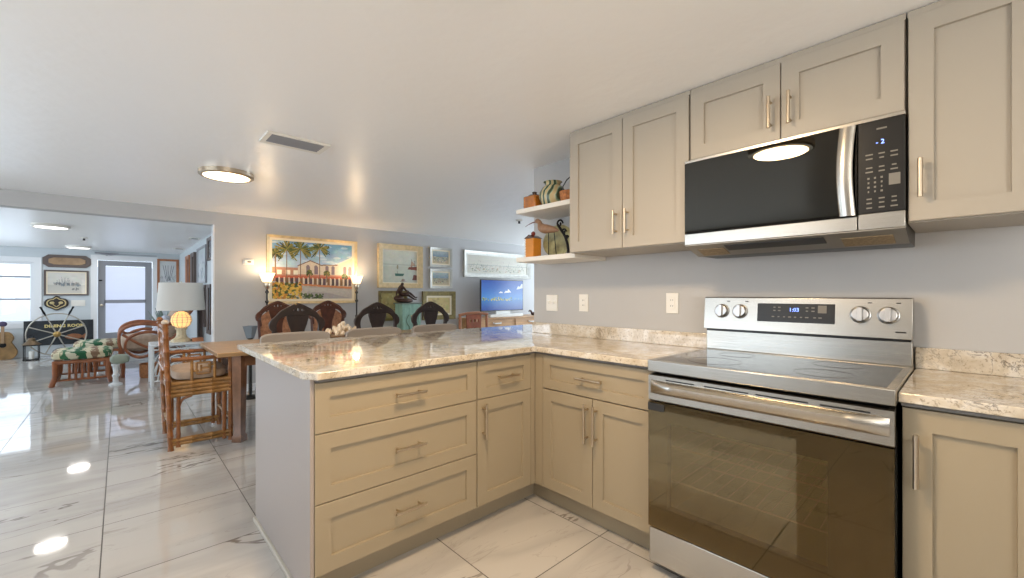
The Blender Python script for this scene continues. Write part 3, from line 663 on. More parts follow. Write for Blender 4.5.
# ------------------------------------------------------------------ painted artwork
class Art:
    def __init__(s, W, H, c): s.W, s.H = W, H; s.a = np.zeros((H, W, 3))+np.array(c, float); s.X, s.Y = np.meshgrid((np.arange(W)+.5)/W, (np.arange(H)+.5)/H)
    def put(s, m, c, k=1.0): s.a[m] = s.a[m]*(1-k)+np.array(c, float)*k
    def grad(s, y0, y1, c0, c1):
        m = (s.Y >= y0) & (s.Y <= y1); t = ((s.Y-y0)/(y1-y0))[m][:, None]; s.a[m] = np.array(c0)*(1-t)+np.array(c1)*t
    def rect(s, x0, x1, y0, y1, c, k=1.0): s.put((s.X >= x0) & (s.X <= x1) & (s.Y >= y0) & (s.Y <= y1), c, k)
    def ell(s, x, y, rx, ry, c, k=1.0): s.put(((s.X-x)/rx)**2+((s.Y-y)/ry)**2 <= 1, c, k)
    def line(s, x0, y0, x1, y1, wd, c, k=1.0):
        dx, dy = x1-x0, y1-y0; t = np.clip(((s.X-x0)*dx+(s.Y-y0)*dy)/(dx*dx+dy*dy+1e-9), 0, 1)
        s.put(np.hypot(s.X-x0-t*dx, (s.Y-y0-t*dy)*s.H/s.W) <= wd/2, c, k)
    def poly(s, P, c, k=1.0):
        ins = np.zeros(s.X.shape, bool); n = len(P)
        for i in range(n):
            (xa, ya), (xb, yb) = P[i], P[(i+1) % n]
            if ya == yb: continue
            cr = ((ya > s.Y) != (yb > s.Y)) & (s.X < (xb-xa)*(s.Y-ya)/(yb-ya)+xa); ins ^= cr
        s.put(ins, c, k)
    def noise(s, amp, n=12):
        g = rng.normal(size=(n+2, n+2, 3)); g = g.mean(2, keepdims=True)*.7+g*.3
        yi = s.Y*n; xi = s.X*n; y0 = yi.astype(int); x0 = xi.astype(int); fy = (yi-y0)[..., None]; fx = (xi-x0)[..., None]
        v = g[y0, x0]*(1-fy)*(1-fx)+g[y0+1, x0]*fy*(1-fx)+g[y0, x0+1]*(1-fy)*fx+g[y0+1, x0+1]*fy*fx; s.a += v*amp; return s
    def dabs(s, n, x0, x1, y0, y1, r, cols, k=.9):
        for i in range(n): s.ell(rng.uniform(x0, x1), rng.uniform(y0, y1), r*rng.uniform(.5, 1.3), r*rng.uniform(.5, 1.3)*s.W/s.H, cols[rng.integers(len(cols))], k)
    def palm(s, x, y, r, y0):
        s.line(x, y0, x, y, .012, (120, 96, 74))
        for i in range(70):
            a = rng.uniform(-.9, PI+.9); q = r*rng.uniform(.6, 1.15); ex = x+q*math.cos(a)*.62; ey = y+q*math.sin(a)*.9-q*.25
            s.line(x, y, ex, ey, .011, [(70, 84, 40), (110, 112, 50), (44, 60, 34), (146, 130, 64)][rng.integers(4)])
def art_obj(name, art, mp, u0, u1, v0, v1, w_, material, thing_):
    H, W = art.H, art.W; a = np.clip(art.a, 0, 255)/255; a = np.where(a <= .04045, a/12.92, ((a+.055)/1.055)**2.4)
    vs = [mp(u0+(u1-u0)*i/W, v0+(v1-v0)*j/H, w_) for j in range(H+1) for i in range(W+1)]
    off = Vector(thing_.location); vs = [tuple(Vector(v)-off) for v in vs]
    fs = [(j*(W+1)+i, j*(W+1)+i+1, (j+1)*(W+1)+i+1, (j+1)*(W+1)+i) for j in range(H) for i in range(W)]
    me = bpy.data.meshes.new(name); me.from_pydata(vs, [], fs)
    ca = me.color_attributes.new('Col', 'FLOAT_COLOR', 'CORNER')
    c = np.ones((H*W, 4, 4), np.float32); c[:, :, :3] = a.reshape(-1, 1, 3); ca.data.foreach_set('color', c.reshape(-1)); me.update()
    o = bpy.data.objects.new(name, me); COL.objects.link(o); me.materials.append(material); o.parent = thing_; return o
def picture(label, mp, u0, u1, v0, v1, fw, fm, art, mw_=0, mm=None, depth=.035, cat='painting', group=None, name='framed_painting', pm=None):
    c = mp((u0+u1)/2, v0, 0); t = thing(name, label, cat, c, group=group)
    build('frame', MB().ring(mp, (u0, u1, v0, v1), (u0+fw, u1-fw, v0+fw, v1-fw), .001, depth, depth*.6, .001), fm, t, bevel=.002)
    i = fw
    if mw_:
        build('mat_board', MB().ring(mp, (u0+fw, u1-fw, v0+fw, v1-fw), (u0+fw+mw_, u1-fw-mw_, v0+fw+mw_, v1-fw-mw_), .001, depth*.5, depth*.4, .001), mm, t); i += mw_
    art_obj('canvas', art, mp, u0+i, u1-i, v0+i, v1-i, .008, pm or M_PAINT, t); return t
# palm street
A = Art(190, 130, (170, 190, 205)); A.grad(.45, 1, (196, 208, 214), (104, 150, 186)); A.noise(14, 14)
for i in range(26): A.ell(rng.uniform(0, 1), rng.uniform(.6, .98), .05, .02, (214, 220, 222), .5)
A.rect(0, 1, 0, .27, (176, 164, 150)); A.noise(5, 30)
A.poly([(0, .55), (.3, .55), (.3, .3), (0, .3)], (176, 128, 104)); A.poly([(.3, .58), (.45, .68), (.58, .62), (.62, .6), (.8, .62), (1, .76), (1, .25), (.3, .28)], (214, 196, 172))
A.line(.3, .58, .45, .68, .012, (120, 84, 66)); A.line(.45, .68, .6, .60, .012, (120, 84, 66)); A.line(.78, .62, 1, .77, .012, (232, 214, 190)); A.line(.6, .61, .8, .62, .012, (130, 96, 80))
for x in (.40, .50, .64, .72, .88, .95): A.rect(x, x+.045, .44, .57, (128, 110, 116)); A.ell(x+.022, .57, .022, .03, (128, 110, 116))
for x in (.06, .16, .25): A.rect(x, x+.05, .42, .5, (232, 220, 200))
A.rect(.02, 1, .36, .40, (186, 92, 66)); A.rect(.3, 1, .38, .43, (198, 106, 76), .7)
for i in range(17): A.rect(.04+i*.057, .075+i*.057, .24, .36, [(74, 58, 60), (98, 74, 84), (132, 96, 66)][i % 3]); A.rect(.075+i*.057, .088+i*.057, .22, .38, (222, 208, 186))
A.poly([(.3, .24), (1, .18), (1, .22), (.3, .27)], (206, 132, 84)); A.poly([(.0, .0), (1, .0), (1, .17), (.45, .2), (.2, .22)], (188, 180, 170))
A.poly([(.35, .0), (1, .0), (.7, .1), (.42, .13)], (168, 160, 156))
A.palm(.17, .86, .22, .3); A.palm(.33, .88, .21, .4); A.palm(.57, .92, .19, .25); A.palm(.04, .78, .12, .4); A.palm(.44, .47, .06, .3); A.palm(.66, .47, .06, .3); A.palm(.9, .42, .06, .25)
A.dabs(220, 0, .34, 0, .27, .019, [(214, 168, 62), (232, 190, 84), (196, 128, 50), (84, 96, 44), (60, 78, 40)]); A.dabs(60, .36, .62, 0, .08, .013, [(72, 92, 50), (96, 112, 60), (54, 70, 44)])
A.noise(7, 60)
BW = XP(XB)
picture('large gold-framed painting of a palm-lined street with cream buildings', BW, -1.003, .172, 1.085, 1.982, .035, M_GOLDF, A, .03, M_CREAMF, .05)
# harbour
A = Art(110, 110, (184, 190, 178)); A.grad(.5, 1, (188, 196, 186), (206, 208, 196)); A.noise(5, 10); A.rect(0, 1, .55, .57, (150, 158, 150), .6)
A.poly([(.72, .42), (1, .40), (1, .52), (.76, .5)], (120, 64, 48)); A.line(.84, .5, .84, .75, .012, (90, 60, 48)); A.line(.93, .5, .93, .7, .012, (90, 60, 48)); A.poly([(.8, .5), (.84, .7), (.96, .56)], (176, 130, 100), .7)
A.poly([(.36, .2), (.58, .2), (.62, .28), (.34, .28)], (52, 96, 84)); A.line(.42, .28, .42, .36, .01, (60, 60, 50)); A.poly([(.86, .08), (1, .08), (1, .24), (.9, .26)], (110, 60, 50)); A.ell(.42, .48, .025, .07, (140, 134, 110)); A.noise(4, 40)
picture('square gilt-framed harbour painting with sailing ships', BW, .500, 1.265, 1.31, 1.99, .075, M_GOLDF, A, .012, M_CREAMF, .06)
for k, (z0_, z1_, lb) in enumerate(((1.672, 2.005, 'small silver-framed beach painting, upper of the pair'), (1.308, 1.64, 'small silver-framed beach painting, lower of the pair'))):
    A = Art(70, 60, (150, 160, 160)); A.grad(.55, 1, (120, 140, 150), (168, 178, 176)); A.grad(0, .55, (190, 172, 140), (150, 150, 130)); A.noise(12, 12)
    A.dabs(26, .1, .9, .15, .55, .03, [(96, 84, 70), (150, 96, 70), (200, 190, 160), (70, 90, 100)] if k else [(120, 120, 100), (84, 110, 120), (206, 196, 170)], .8)
    picture(lb, BW, 1.414, 1.860, z0_, z1_, .04, M_SILVF, A, .022, M_CREAMF, .045, group='small beach paintings')
A = Art(240, 64, (206, 202, 188)); A.noise(4, 20)
for i in range(9): A.line(.08+i*.1, .5, .08+i*.1+rng.uniform(-.01, .01), .95, .0018, (176, 172, 158))
for i in range(150): x = rng.uniform(.04, .96); y = rng.normal(.3, .1); A.line(x, y, x+rng.uniform(-.02, .02), y+rng.uniform(0, .12), .004, [(110, 112, 108), (136, 140, 116), (160, 140, 110), (84, 90, 92)][rng.integers(4)], .8)
A.rect(0, 1, .46, .48, (150, 154, 148), .7); A.dabs(60, .05, .95, .1, .3, .008, [(120, 130, 90), (170, 120, 84), (100, 104, 100)], .7)
picture('long silver-framed drawing of a busy waterfront town above the television', BW, 2.115, 3.80, 1.52, 2.005, .05, M_SILVF, A, .03, M_SILVF, .05)
def aged(cols, seed_dabs=60):
    A = Art(60, 60, cols[0]); A.noise(14, 8); A.dabs(seed_dabs, 0, 1, 0, 1, .05, cols, .6); return A
picture('olive gilt-framed picture low on the wall behind the teal cabinet, left of the statue', BW, .52, 1.0, .80, 1.265, .04, M_OLIVF, aged([(160, 148, 92), (112, 104, 66), (186, 178, 128)]), .0, None, .03)
picture('olive gilt-framed picture low on the wall right of the statue', BW, 1.28, 1.93, .78, 1.26, .075, M_OLIVF, aged([(196, 178, 120), (150, 130, 84), (176, 150, 104)], 30), .03, M_CREAMF, .04)
# far room pictures
FW_ = XP(XF)
A = Art(110, 60, (206, 204, 196)); A.noise(5, 12); A.grad(.0, .4, (200, 196, 186), (186, 184, 176)); A.dabs(60, .15, .85, .38, .5, .03, [(120, 132, 140), (160, 150, 140), (96, 104, 110)], .6)
for i in range(22): x = rng.uniform(.25, .65); A.line(x, .45, x+rng.uniform(-.06, .06), .45+rng.uniform(.1, .35), .008, (120, 120, 124), .7)
A.dabs(12, .55, .85, .15, .25, .02, [(110, 110, 112)], .6)
picture('dark-framed ship watercolour on the far wall beside the window', FW_, -3.47, -2.85, 1.185, 1.69, .03, M_BRNF, A, .02, M_CREAMF, .03, pm=M_PRINT)
A = Art(80, 100, (206, 208, 208)); A.noise(5, 8)
for x, e in ((.3, .2), (.42, .34), (.52, .5), (.62, .72), (.74, .86)): A.line(x*.5+.25, .35, e, .85, .03, (92, 96, 104))
for i in range(90): x = rng.uniform(.05, .95); y = rng.uniform(.08, .48); A.line(x, y, x+rng.uniform(-.03, .03), y+rng.uniform(.02, .12), .012, [(60, 66, 74), (104, 110, 118), (150, 156, 160)][rng.integers(3)], .8)
picture('tan wood-framed drawing of upright masts on the far wall right of the door', FW_, -1.77, -1.39+.0, 1.24, 2.0, .045, M_ORNF, A, .0, None, .03, pm=M_PRINT)
RW = YP(YRW)
A = Art(70, 60, (196, 206, 212)); A.noise(10, 8); A.dabs(40, 0, 1, .1, .6, .05, [(150, 164, 176), (120, 132, 142), (210, 216, 220)], .6)
picture('large pale blue picture on the far room side wall', RW, -7.35, -6.35, 1.39, 1.99, .03, M_GREYP, A, .0, None, .03, pm=M_PRINT)
for x0_, x1_, m_, lb in ((-8.95, -8.35, M_ORNF, 'orange-brown framed picture on the far room side wall, nearest the corner'), (-8.1, -7.6, M_BRNF, 'dark purple-brown framed picture on the far room side wall')):
    picture(lb, RW, x0_, x1_, 1.30, 1.96, .06, m_, aged([(120, 96, 90), (150, 130, 120), (90, 80, 86)], 20), .0, None, .045, pm=M_PRINT)
picture('black and white framed print beside the opening, upper', RW, -6.2, -5.75, 1.72, 2.06, .04, M_BRNF, aged([(60, 62, 66), (190, 196, 200), (110, 112, 118)], 80), .0, None, .03, pm=M_PRINT)
for x0_, x1_, z0_, lb in ((-7.2, -6.85, .42, 'tall narrow grey framed panel low on the side wall, farthest back'), (-6.6, -6.35, .70, 'tall narrow dark framed panel on the side wall, middle'), (-6.15, -5.8, .62, 'tall narrow framed panel on the side wall, nearest the opening')):
    picture(lb, RW, x0_, x1_, z0_, 1.36, .05, M_BRNF, aged([(130, 138, 148), (170, 176, 184), (92, 96, 104)], 30), .0, None, .04, pm=M_PRINT, group='narrow side wall panels')

t = thing('carved_plaque', 'wide brown wooden plaque with clipped corners high on the far wall', 'plaque', (XF, -3.15, 1.745))
pl = lambda h, w2: [(-w2, -h*.5), (-w2+.07, -h), (w2-.07, -h), (w2, -h*.5), (w2, h*.5), (w2-.07, h), (-w2+.07, h), (-w2, h*.5)]
build('plaque_board', from_curve([pl(.12, .33)], .03, .004, MX(XF+.017, -3.15, 1.87)), M_BRNF, t)
build('relief', from_curve([pl(.065, .25)], .02, .006, MX(XF+.038, -3.15, 1.87)), M_WALNUT, t)
t = thing('crest_plaque', 'small dark shield-shaped plaque with gilt relief on the far wall above the wheel', 'plaque', (XF, -3.3, .89))
sh = smooth_loop([(0, .145), (.06, .10), (.12, .085), (.16, .03), (.15, -.05), (.07, -.10), (0, -.14), (-.07, -.10), (-.15, -.05), (-.16, .03), (-.12, .085), (-.06, .10)], 5)
build('plaque_board', from_curve([sh], .03, .004, MX(XF+.017, -3.3, 1.03)), mat('dark_plaque', (44, 38, 36), .4), t)
b = from_curve([[(x*.82, y*.82) for x, y in sh], [(x*.72, y*.72) for x, y in sh]], .014, .002, MX(XF+.038, -3.3, 1.03))
for s_ in (-1, 1): b.ell((XF+.036, -3.3+s_*.06, 1.04), .012, .034, .028, 12, 8); b.tube([(XF+.036, -3.3, .96), (XF+.036, -3.3+s_*.04, 1.0), (XF+.036, -3.3+s_*.07, 1.06)], .008, 7)
build('relief', b, mat('gilt_relief', (196, 178, 130), .4, .2), t)
t = thing('light_switch', 'pale switch plate on the far wall right of the small shield plaque', 'switch', (XF, -3.0, .97))
build('cover_plate', MB().box(XF+.0005, XF+.008, -3.10, -2.90, .97, 1.09), M_WHITEPL, t, bevel=.002)
for i in range(4): build('toggle', MB().box(XF+.008, XF+.018, -3.08+i*.046, -3.07+i*.046, 1.02, 1.04), M_WHITEPL, t)
t = thing('curtain_rod', 'dark metal curtain rod above the far door', 'curtain rod', (XF, -2.3, 2.0))
build('rod', MB().cyl((XF+.06, -2.75, 2.055), (XF+.06, -1.78, 2.055), .007, n=8), M_GREYP, t)
build('bracket', MB().tube([(XF+.001, -2.58, 2.02), (XF+.06, -2.58, 2.03), (XF+.06, -2.58, 2.062)], .01, 8).tube([(XF+.06, -2.76, 2.07), (XF+.06, -2.65, 2.058), (XF+.06, -2.52, 2.05), (XF+.06, -2.4, 2.062)], [.014, .02, .026, .008], 8), M_GREYP, t)
# DINING ROOM sign
t = thing('hanging_sign', 'long black board lettered DINING ROOM in gold behind the ship wheel', 'sign', (XF, -3.25, .2))
build('board', MB().box(XF+.001, XF+.03, -3.73, -2.78, .21, .69), M_SIGN, t, bevel=.003)
build('lettering', text_mb('DINING ROOM', .078, MX(XF+.0315, -3.185, .58), .001, space=1.05, off=.0035), M_GOLD, t)
pf_ = smooth_loop([(-.14, .0), (-.06, .05), (.05, .04), (.10, .01), (.15, .05), (.14, -.05), (.10, -.02), (.03, -.05), (-.07, -.045)], 4)
build('fish_carving', from_curve([pf_], .02, .005, MX(XF+.042, -3.04, .36)), mat('orange_brown_wood', (150, 96, 62), .4, var=.3), t)
# ship wheel
t = thing('ship_wheel', 'large metal-rimmed ship wheel leaning in front of the black sign', 'ship wheel', (-10.22, -3.265, 0))
WC = Vector((-10.22, -3.265, .44))
m_silv = mat('worn_metal_rim', (176, 170, 158), .4, .5)
build('rim', MB().tube([WC+Vector((0, math.cos(a)*.40, math.sin(a)*.40)) for a in np.linspace(0, 2*PI, 48, endpoint=False)], .011, 8, closed=True), m_silv, t)
build('hub', MB().lathe([(.055, -.03), (.055, .02), (.03, .035), (.015, .05)], n=20, M=Matrix.Translation(WC) @ Matrix.Rotation(PI/2, 4, 'Y')), mat('brass_hub', (170, 140, 84), .35, .7), t)
for i in range(8):
    a = i*PI/4+PI/8; dv = Vector((0, math.cos(a), math.sin(a)))
    diag = i in (1, 2, 6)
    s_ = build('spoke', MB().tube([WC+dv*.05, WC+dv*.2, WC+dv*.39], [.012, .009, .011], 8), m_silv, t)
    if diag: sub('handle', MB().tube([WC+dv*.39, WC+dv*.45, WC+dv*.52, WC+dv*.575], [.012, .017, .013, .016], 8), M_IRON, s_, t)
t.location.z += 0
t = thing('lantern', 'black metal lantern on the floor in front of the sign', 'lantern', (-10.0, -3.57, 0))
b = MB().box(-10.1, -9.9, -3.67, -3.47, 0, .02).box(-10.1, -9.9, -3.67, -3.47, .27, .285)
for sx in (-10.095, -9.915):
    for sy in (-3.665, -3.485): b.box(sx, sx+.012, sy, sy+.012, .02, .27)
build('lantern_frame', b, M_IRON, t)
build('lantern_roof', MB().lathe([(.13, .285), (.10, .31), (.05, .36), (.045, .38), (.06, .385), (.03, .405)], (-10.0, -3.57, 0), 8), mat('bronze_roof', (120, 100, 76), .4, .6), t)
build('ring', MB().tube([(-10.0, -3.57+.03*math.cos(a), .43+.03*math.sin(a)) for a in np.linspace(0, 2*PI, 16, endpoint=False)], .004, 6, closed=True), M_IRON, t)
build('candle', MB().lathe([(.035, .021), (.035, .16), (.005, .165)], (-10.0, -3.57, 0)), M_WHITEPL, t)
t = thing('guitar', 'worn yellow-brown wooden guitar standing on the floor below the window', 'guitar', (-10.42, -3.96, 0))
gb = smooth_loop([(0, .0), (.12, .02), (.165, .13), (.12, .25), (.095, .31), (.12, .39), (.08, .48), (0, .5), (-.08, .48), (-.12, .39), (-.095, .31), (-.12, .25), (-.165, .13), (-.12, .02)], 5)
build('guitar_body', from_curve([gb], .09, .01, MX(-10.42, -3.96, .005)), mat('aged_spruce', (140, 108, 66), .4, var=.35, vscale=7), t)
build('neck', MB().box(-10.385, -10.36, -3.98, -3.94, .30, .62), M_WALNUT, t, bevel=.004)
build('headstock', MB().ell((-10.37, -3.96, .66), .02, .055, .05, 12, 8), mat('purple_headstock', (70, 60, 90), .5), t)
build('sound_hole', MB().lathe([(.045, 0), (.045, .002), (.038, .002)], n=24, M=Matrix.Translation((-10.374, -3.96, .27)) @ Matrix.Rotation(PI/2, 4, 'Y')), M_IRON, t)
b = MB().ell((-10.0, -3.19, .10), .03, .13, .10, 18, 10)
tag(build('flat_stone', b, M_STONEG), 'flat grey oval stone propped on the floor by the wheel', 'stone')

# ------------------------------------------------------------------ ottomans
mo, N, L, B = newmat('leaf_print_fabric'); tc = N.new('ShaderNodeTexCoord')
nz = N.new('ShaderNodeTexNoise'); nz.inputs['Scale'].default_value = 5; nz.inputs['Detail'].default_value = 4; nz.inputs['Distortion'].default_value = 1.6; L.new(tc.outputs['Object'], nz.inputs[0])
sp = N.new('ShaderNodeSeparateXYZ'); L.new(tc.outputs['Object'], sp.inputs[0])
ad = N.new('ShaderNodeMath'); ad.operation = 'MULTIPLY_ADD'; ad.inputs[1].default_value = .26; L.new(nz.outputs[0], ad.inputs[0]); L.new(sp.outputs[1], ad.inputs[2])
ml = N.new('ShaderNodeMath'); ml.operation = 'MULTIPLY'; ml.inputs[1].default_value = 2.6; L.new(ad.outputs[0], ml.inputs[0]); fr = N.new('ShaderNodeMath'); fr.operation = 'FRACT'; L.new(ml.outputs[0], fr.inputs[0])
r = ramp(N, [(0, lin((198, 196, 172))), (.16, lin((36, 92, 60))), (.36, lin((204, 196, 166))), (.55, lin((132, 106, 84))), (.68, lin((200, 192, 160))), (.86, lin((58, 108, 74)))], 'CONSTANT'); L.new(fr.outputs[0], r.inputs[0]); L.new(r.outputs[0], B.inputs['Base Color']); B.inputs['Roughness'].default_value = .85
m_ow = mat('reddish_rattan', (142, 84, 48), .35, coat=.3, var=.3, vscale=10)
ot = thing('ottoman', 'rattan ottoman with green leaf-print cushion, nearer one', 'ottoman', (-6.72, -2.75, 0), math.radians(0), 'leaf-print ottomans')
hx, hy = .33, .25
b = MB()
for s_ in (-1, 1): b.box(-hx, hx, s_*hy-.025, s_*hy+.025, .29, .335); b.box(s_*hx-.025, s_*hx+.025, -hy, hy, .29, .335)
build('rail', b, m_ow, ot, bevel=.012, local=True)
for sx in (-1, 1):
    for sy in (-1, 1): build('leg', MB().tube([(sx*hx, sy*hy, .335), (sx*hx, sy*hy, .12), (sx*(hx+.015), sy*(hy+.035), 0)], [.03, .028, .032], 10), m_ow, ot, local=True)
b = MB()
for s_ in (-1, 1):
    for k in (-.12, -.06, 0, .06, .12): b.cyl((s_*hx, k, .07), (s_*hx, k, .30), .014, n=8)
    b.cyl((s_*hx, -hy, .075), (s_*hx, hy, .075), .014, n=8)
    for k in (-.1, 0, .1): b.cyl((k, s_*hy, .07), (k, s_*hy, .30), .014, n=8)
    b.cyl((-hx, s_*hy, .075), (hx, s_*hy, .075), .014, n=8)
build('spindle_panel', b, m_ow, ot, local=True)
build('cushion', MB().ell((0, 0, .395), hx+.05, hy+.05, .065, 32, 12, p=.45), mo, ot, local=True)
dup(ot, (-8.0, -2.62, 0), .0, 'rattan ottoman with green leaf-print cushion, farther one nearer the sign')
# small stand carrying a rolled cushion
t = thing('plant_stand', 'small white turned stand between ottoman and armchair', 'stand', (-6.02, -2.42, 0))
build('pedestal', MB().lathe([(.07, 0), (.07, .02), (.03, .04), (.028, .10), (.04, .13), (.025, .16), (.03, .25), (.045, .27), (.045, .28)], (-6.02, -2.42, 0)), M_WHTW, t)
tag(build('bolster', MB().ell((-6.02, -2.38, .345), .08, .10, .063, 20, 12, p=.75), mat('sage_fabric', (150, 160, 146), .85)), 'round sage-green bolster on the small white stand', 'cushion')
# ------------------------------------------------------------------ rattan armchair
t = thing('rattan_armchair', 'curving brown rattan armchair with tan cushions behind the white side table', 'armchair', (-7.0, -1.93, 0))
t.scale = (1, .92, 1.25)
for sx in (-1, 1):
    X = sx*.36; b = MB()
    b.tube(smooth_loop([(X, -.45, 0), (X, -.46, .25), (X, -.50, .42), (X*1.05, -.46, .56), (X*1.1, -.25, .62), (X*1.1, .1, .60), (X, .38, .72), (X, .50, .93)], 5, False), .021, 8)
    b.tube(smooth_loop([(X, .38, 0), (X, .28, .25), (X, .08, .45), (X*1.08, -.15, .52), (X*1.08, -.38, .46), (X, -.42, .32), (X, -.25, .22), (X, .0, .30), (X, .25, .52), (X, .42, .80)], 5, False), .018, 8)
    b.tube(smooth_loop([(X*1.04, -.46, .50), (X*1.04, -.2, .35), (X*1.04, .1, .25), (X*1.04, .33, .20)], 5, False), .016, 8)
    build('arm', b, M_RATT, t, local=True)
    for y_ in (-.45, .38): build('leg', MB().cyl((X, y_, 0), (X, y_, .28), .024, n=10), M_RATT, t, local=True)
b = MB()
for z_, y_ in ((.30, -.45), (.28, .33), (.93, .50), (.72, .38)): b.tube([(-.36, y_, z_), (0, y_-.01, z_), (.36, y_, z_)], .018, 8)
for k in np.linspace(-.3, .3, 9): b.cyl((k, -.45, .06), (k, -.45, .30), .011, n=6)
b.cyl((-.36, -.45, .07), (.36, -.45, .07), .014, n=8)
build('cane_frame', b, M_RATT, t, local=True)
build('seat_cushion', MB().ell((0, -.08, .385), .37, .42, .10, 28, 12, p=.5), M_LINEN, t, local=True)
build('back_cushion', MB().ell((0, 0, 0), .36, .11, .36, 28, 14, p=.5, M=Matrix.Translation((0, .24, .66)) @ Matrix.Rotation(-.62, 4, 'X')), M_LINEN, t, local=True)
tag(build('throw_pillow', MB().ell((0, 0, 0), .19, .075, .17, 20, 12, p=.6, M=Matrix.Translation((-6.85, -1.90, .72)) @ Matrix.Rotation(-.5, 4, 'X')), mat('white_blue_pattern', (190, 192, 204), .8, var=.4, vscale=18)), 'white and blue patterned pillow on the rattan armchair', 'pillow')
# ------------------------------------------------------------------ white wicker table, lamp, box, basket
t = thing('side_table', 'white wicker side table carrying the shell lamp', 'side table', (-5.76, -1.80, 0))
tx0, tx1, ty0, ty1 = -6.02, -5.50, -2.09, -1.50
build('table_top', MB().box(tx0, tx1, ty0, ty1, .525, .55), M_WHTW, t, bevel=.006)
for x in (tx0+.02, tx1-.02):
    for y in (ty0+.02, ty1-.02): build('leg', MB().cyl((x, y, 0), (x, y, .525), .021, n=12), M_WHTW, t)
b = MB()
for x in (tx0+.02, tx1-.02):
    for q in (.10, .16, .22, .27): b.tube([(x, (ty0+ty1)/2+q*math.cos(a), .06+q*1.55*math.sin(a)) for a in np.linspace(0, PI, 14)], .008, 6)
    b.cyl((x, ty0+.02, .48), (x, ty1-.02, .48), .010, n=8).cyl((x, ty0+.02, .07), (x, ty1-.02, .07), .010, n=8)
b.cyl((tx0+.02, (ty0+ty1)/2, .48), (tx1-.02, (ty0+ty1)/2, .48), .010, n=8)
build('wicker_apron', b, M_WHTW, t)
t = thing('table_lamp', 'lamp with a white drum shade and lit cream shell base on the white side table', 'lamp', (-5.76, -1.75, .55))
lc = (-5.76, -1.75, .55)
build('lamp_foot', MB().lathe([(.12, .0005), (.115, .03), (.07, .06), (.055, .1), (.055, .16), (.075, .19), (.06, .2)], lc, 8), mat('cream_shell', (214, 198, 164), .5, var=.2, vscale=30, bump=.5, bscale=40), t)
b = MB().lathe([(.055, .2), (.095, .23), (.115, .29), (.105, .35), (.07, .40), (.03, .42)], lc, 20)
build('lit_globe', b, M_BULB, t)
b = MB()
for i in range(7):
    z = .21+i*.032; rr_ = np.interp(z, [.2, .29, .35, .42], [.06, .118, .108, .035]); b.tube([(lc[0]+rr_*math.cos(a), lc[1]+rr_*math.sin(a), lc[2]+z) for a in np.linspace(0, 2*PI, 24, endpoint=False)], .005, 5, closed=True)
for i in range(12):
    a = i*PI/6; b.tube([(lc[0]+q*math.cos(a), lc[1]+q*math.sin(a), lc[2]+z) for q, z in ((.058, .2), (.098, .23), (.118, .29), (.108, .35), (.072, .40))], .005, 5)
build('lattice', b, mat('cream_shell_lattice', (222, 206, 172), .5), t)
build('lamp_shade', MB().lathe([(.27, .44), (.272, .44), (.245, .82), (.243, .82)], lc, 40), M_SHADE, t)
build('lamp_stem', MB().cyl((lc[0], lc[1], lc[2]+.42), (lc[0], lc[1], lc[2]+.84), .006, n=8), M_NICK, t)
bb_ = build('spider', MB().tube([(lc[0]-.243, lc[1], lc[2]+.8), (lc[0], lc[1], lc[2]+.815), (lc[0]+.243, lc[1], lc[2]+.8)], .003, 6), M_NICK, t)
tag(build('wooden_box', MB().box(-5.72, -5.60, -1.64, -1.515, .5505, .60), mat('tan_box', (184, 120, 80), .5, var=.2), bevel=.004), 'small tan box on the right end of the white side table', 'box')
t = thing('storage_basket', 'round tan wicker basket on the floor under the rattan armchair', 'basket', (-6.45, -2.05, 0))
build('basket_body', MB().lathe([(.11, .0), (.12, .02), (.125, .10), (.12, .19), (.13, .20), (.115, .20), (.11, .02)], (-6.45, -2.05, 0)), mat('tan_wicker', (164, 108, 66), .7, var=.3, vscale=50, bump=.6, bscale=80), t)
t = thing('potted_plant', 'silvery-leaved potted plant beyond the rattan armchair', 'plant', (-8.75, -1.75, 0))
build('pot', MB().lathe([(.12, 0), (.17, .05), (.19, .30), (.2, .32), (.17, .32), (.15, .05)], (-8.75, -1.75, 0)), M_STONEG, t)
b = MB()
for i in range(40):
    a = rng.uniform(0, 2*PI); q = rng.uniform(.1, .30); h = rng.uniform(.2, .72)
    p0 = Vector((-8.75, -1.75, .3)); p2 = p0+Vector((q*math.cos(a), q*math.sin(a), h)); p1 = p0.lerp(p2, .5)+Vector((0, 0, .06))
    b.tube([p0, p1, p2], [.006, .02, .003], 5, flat=.25)
build('leaves', b, mat('silver_leaf', (128, 142, 134), .6, var=.3), t)

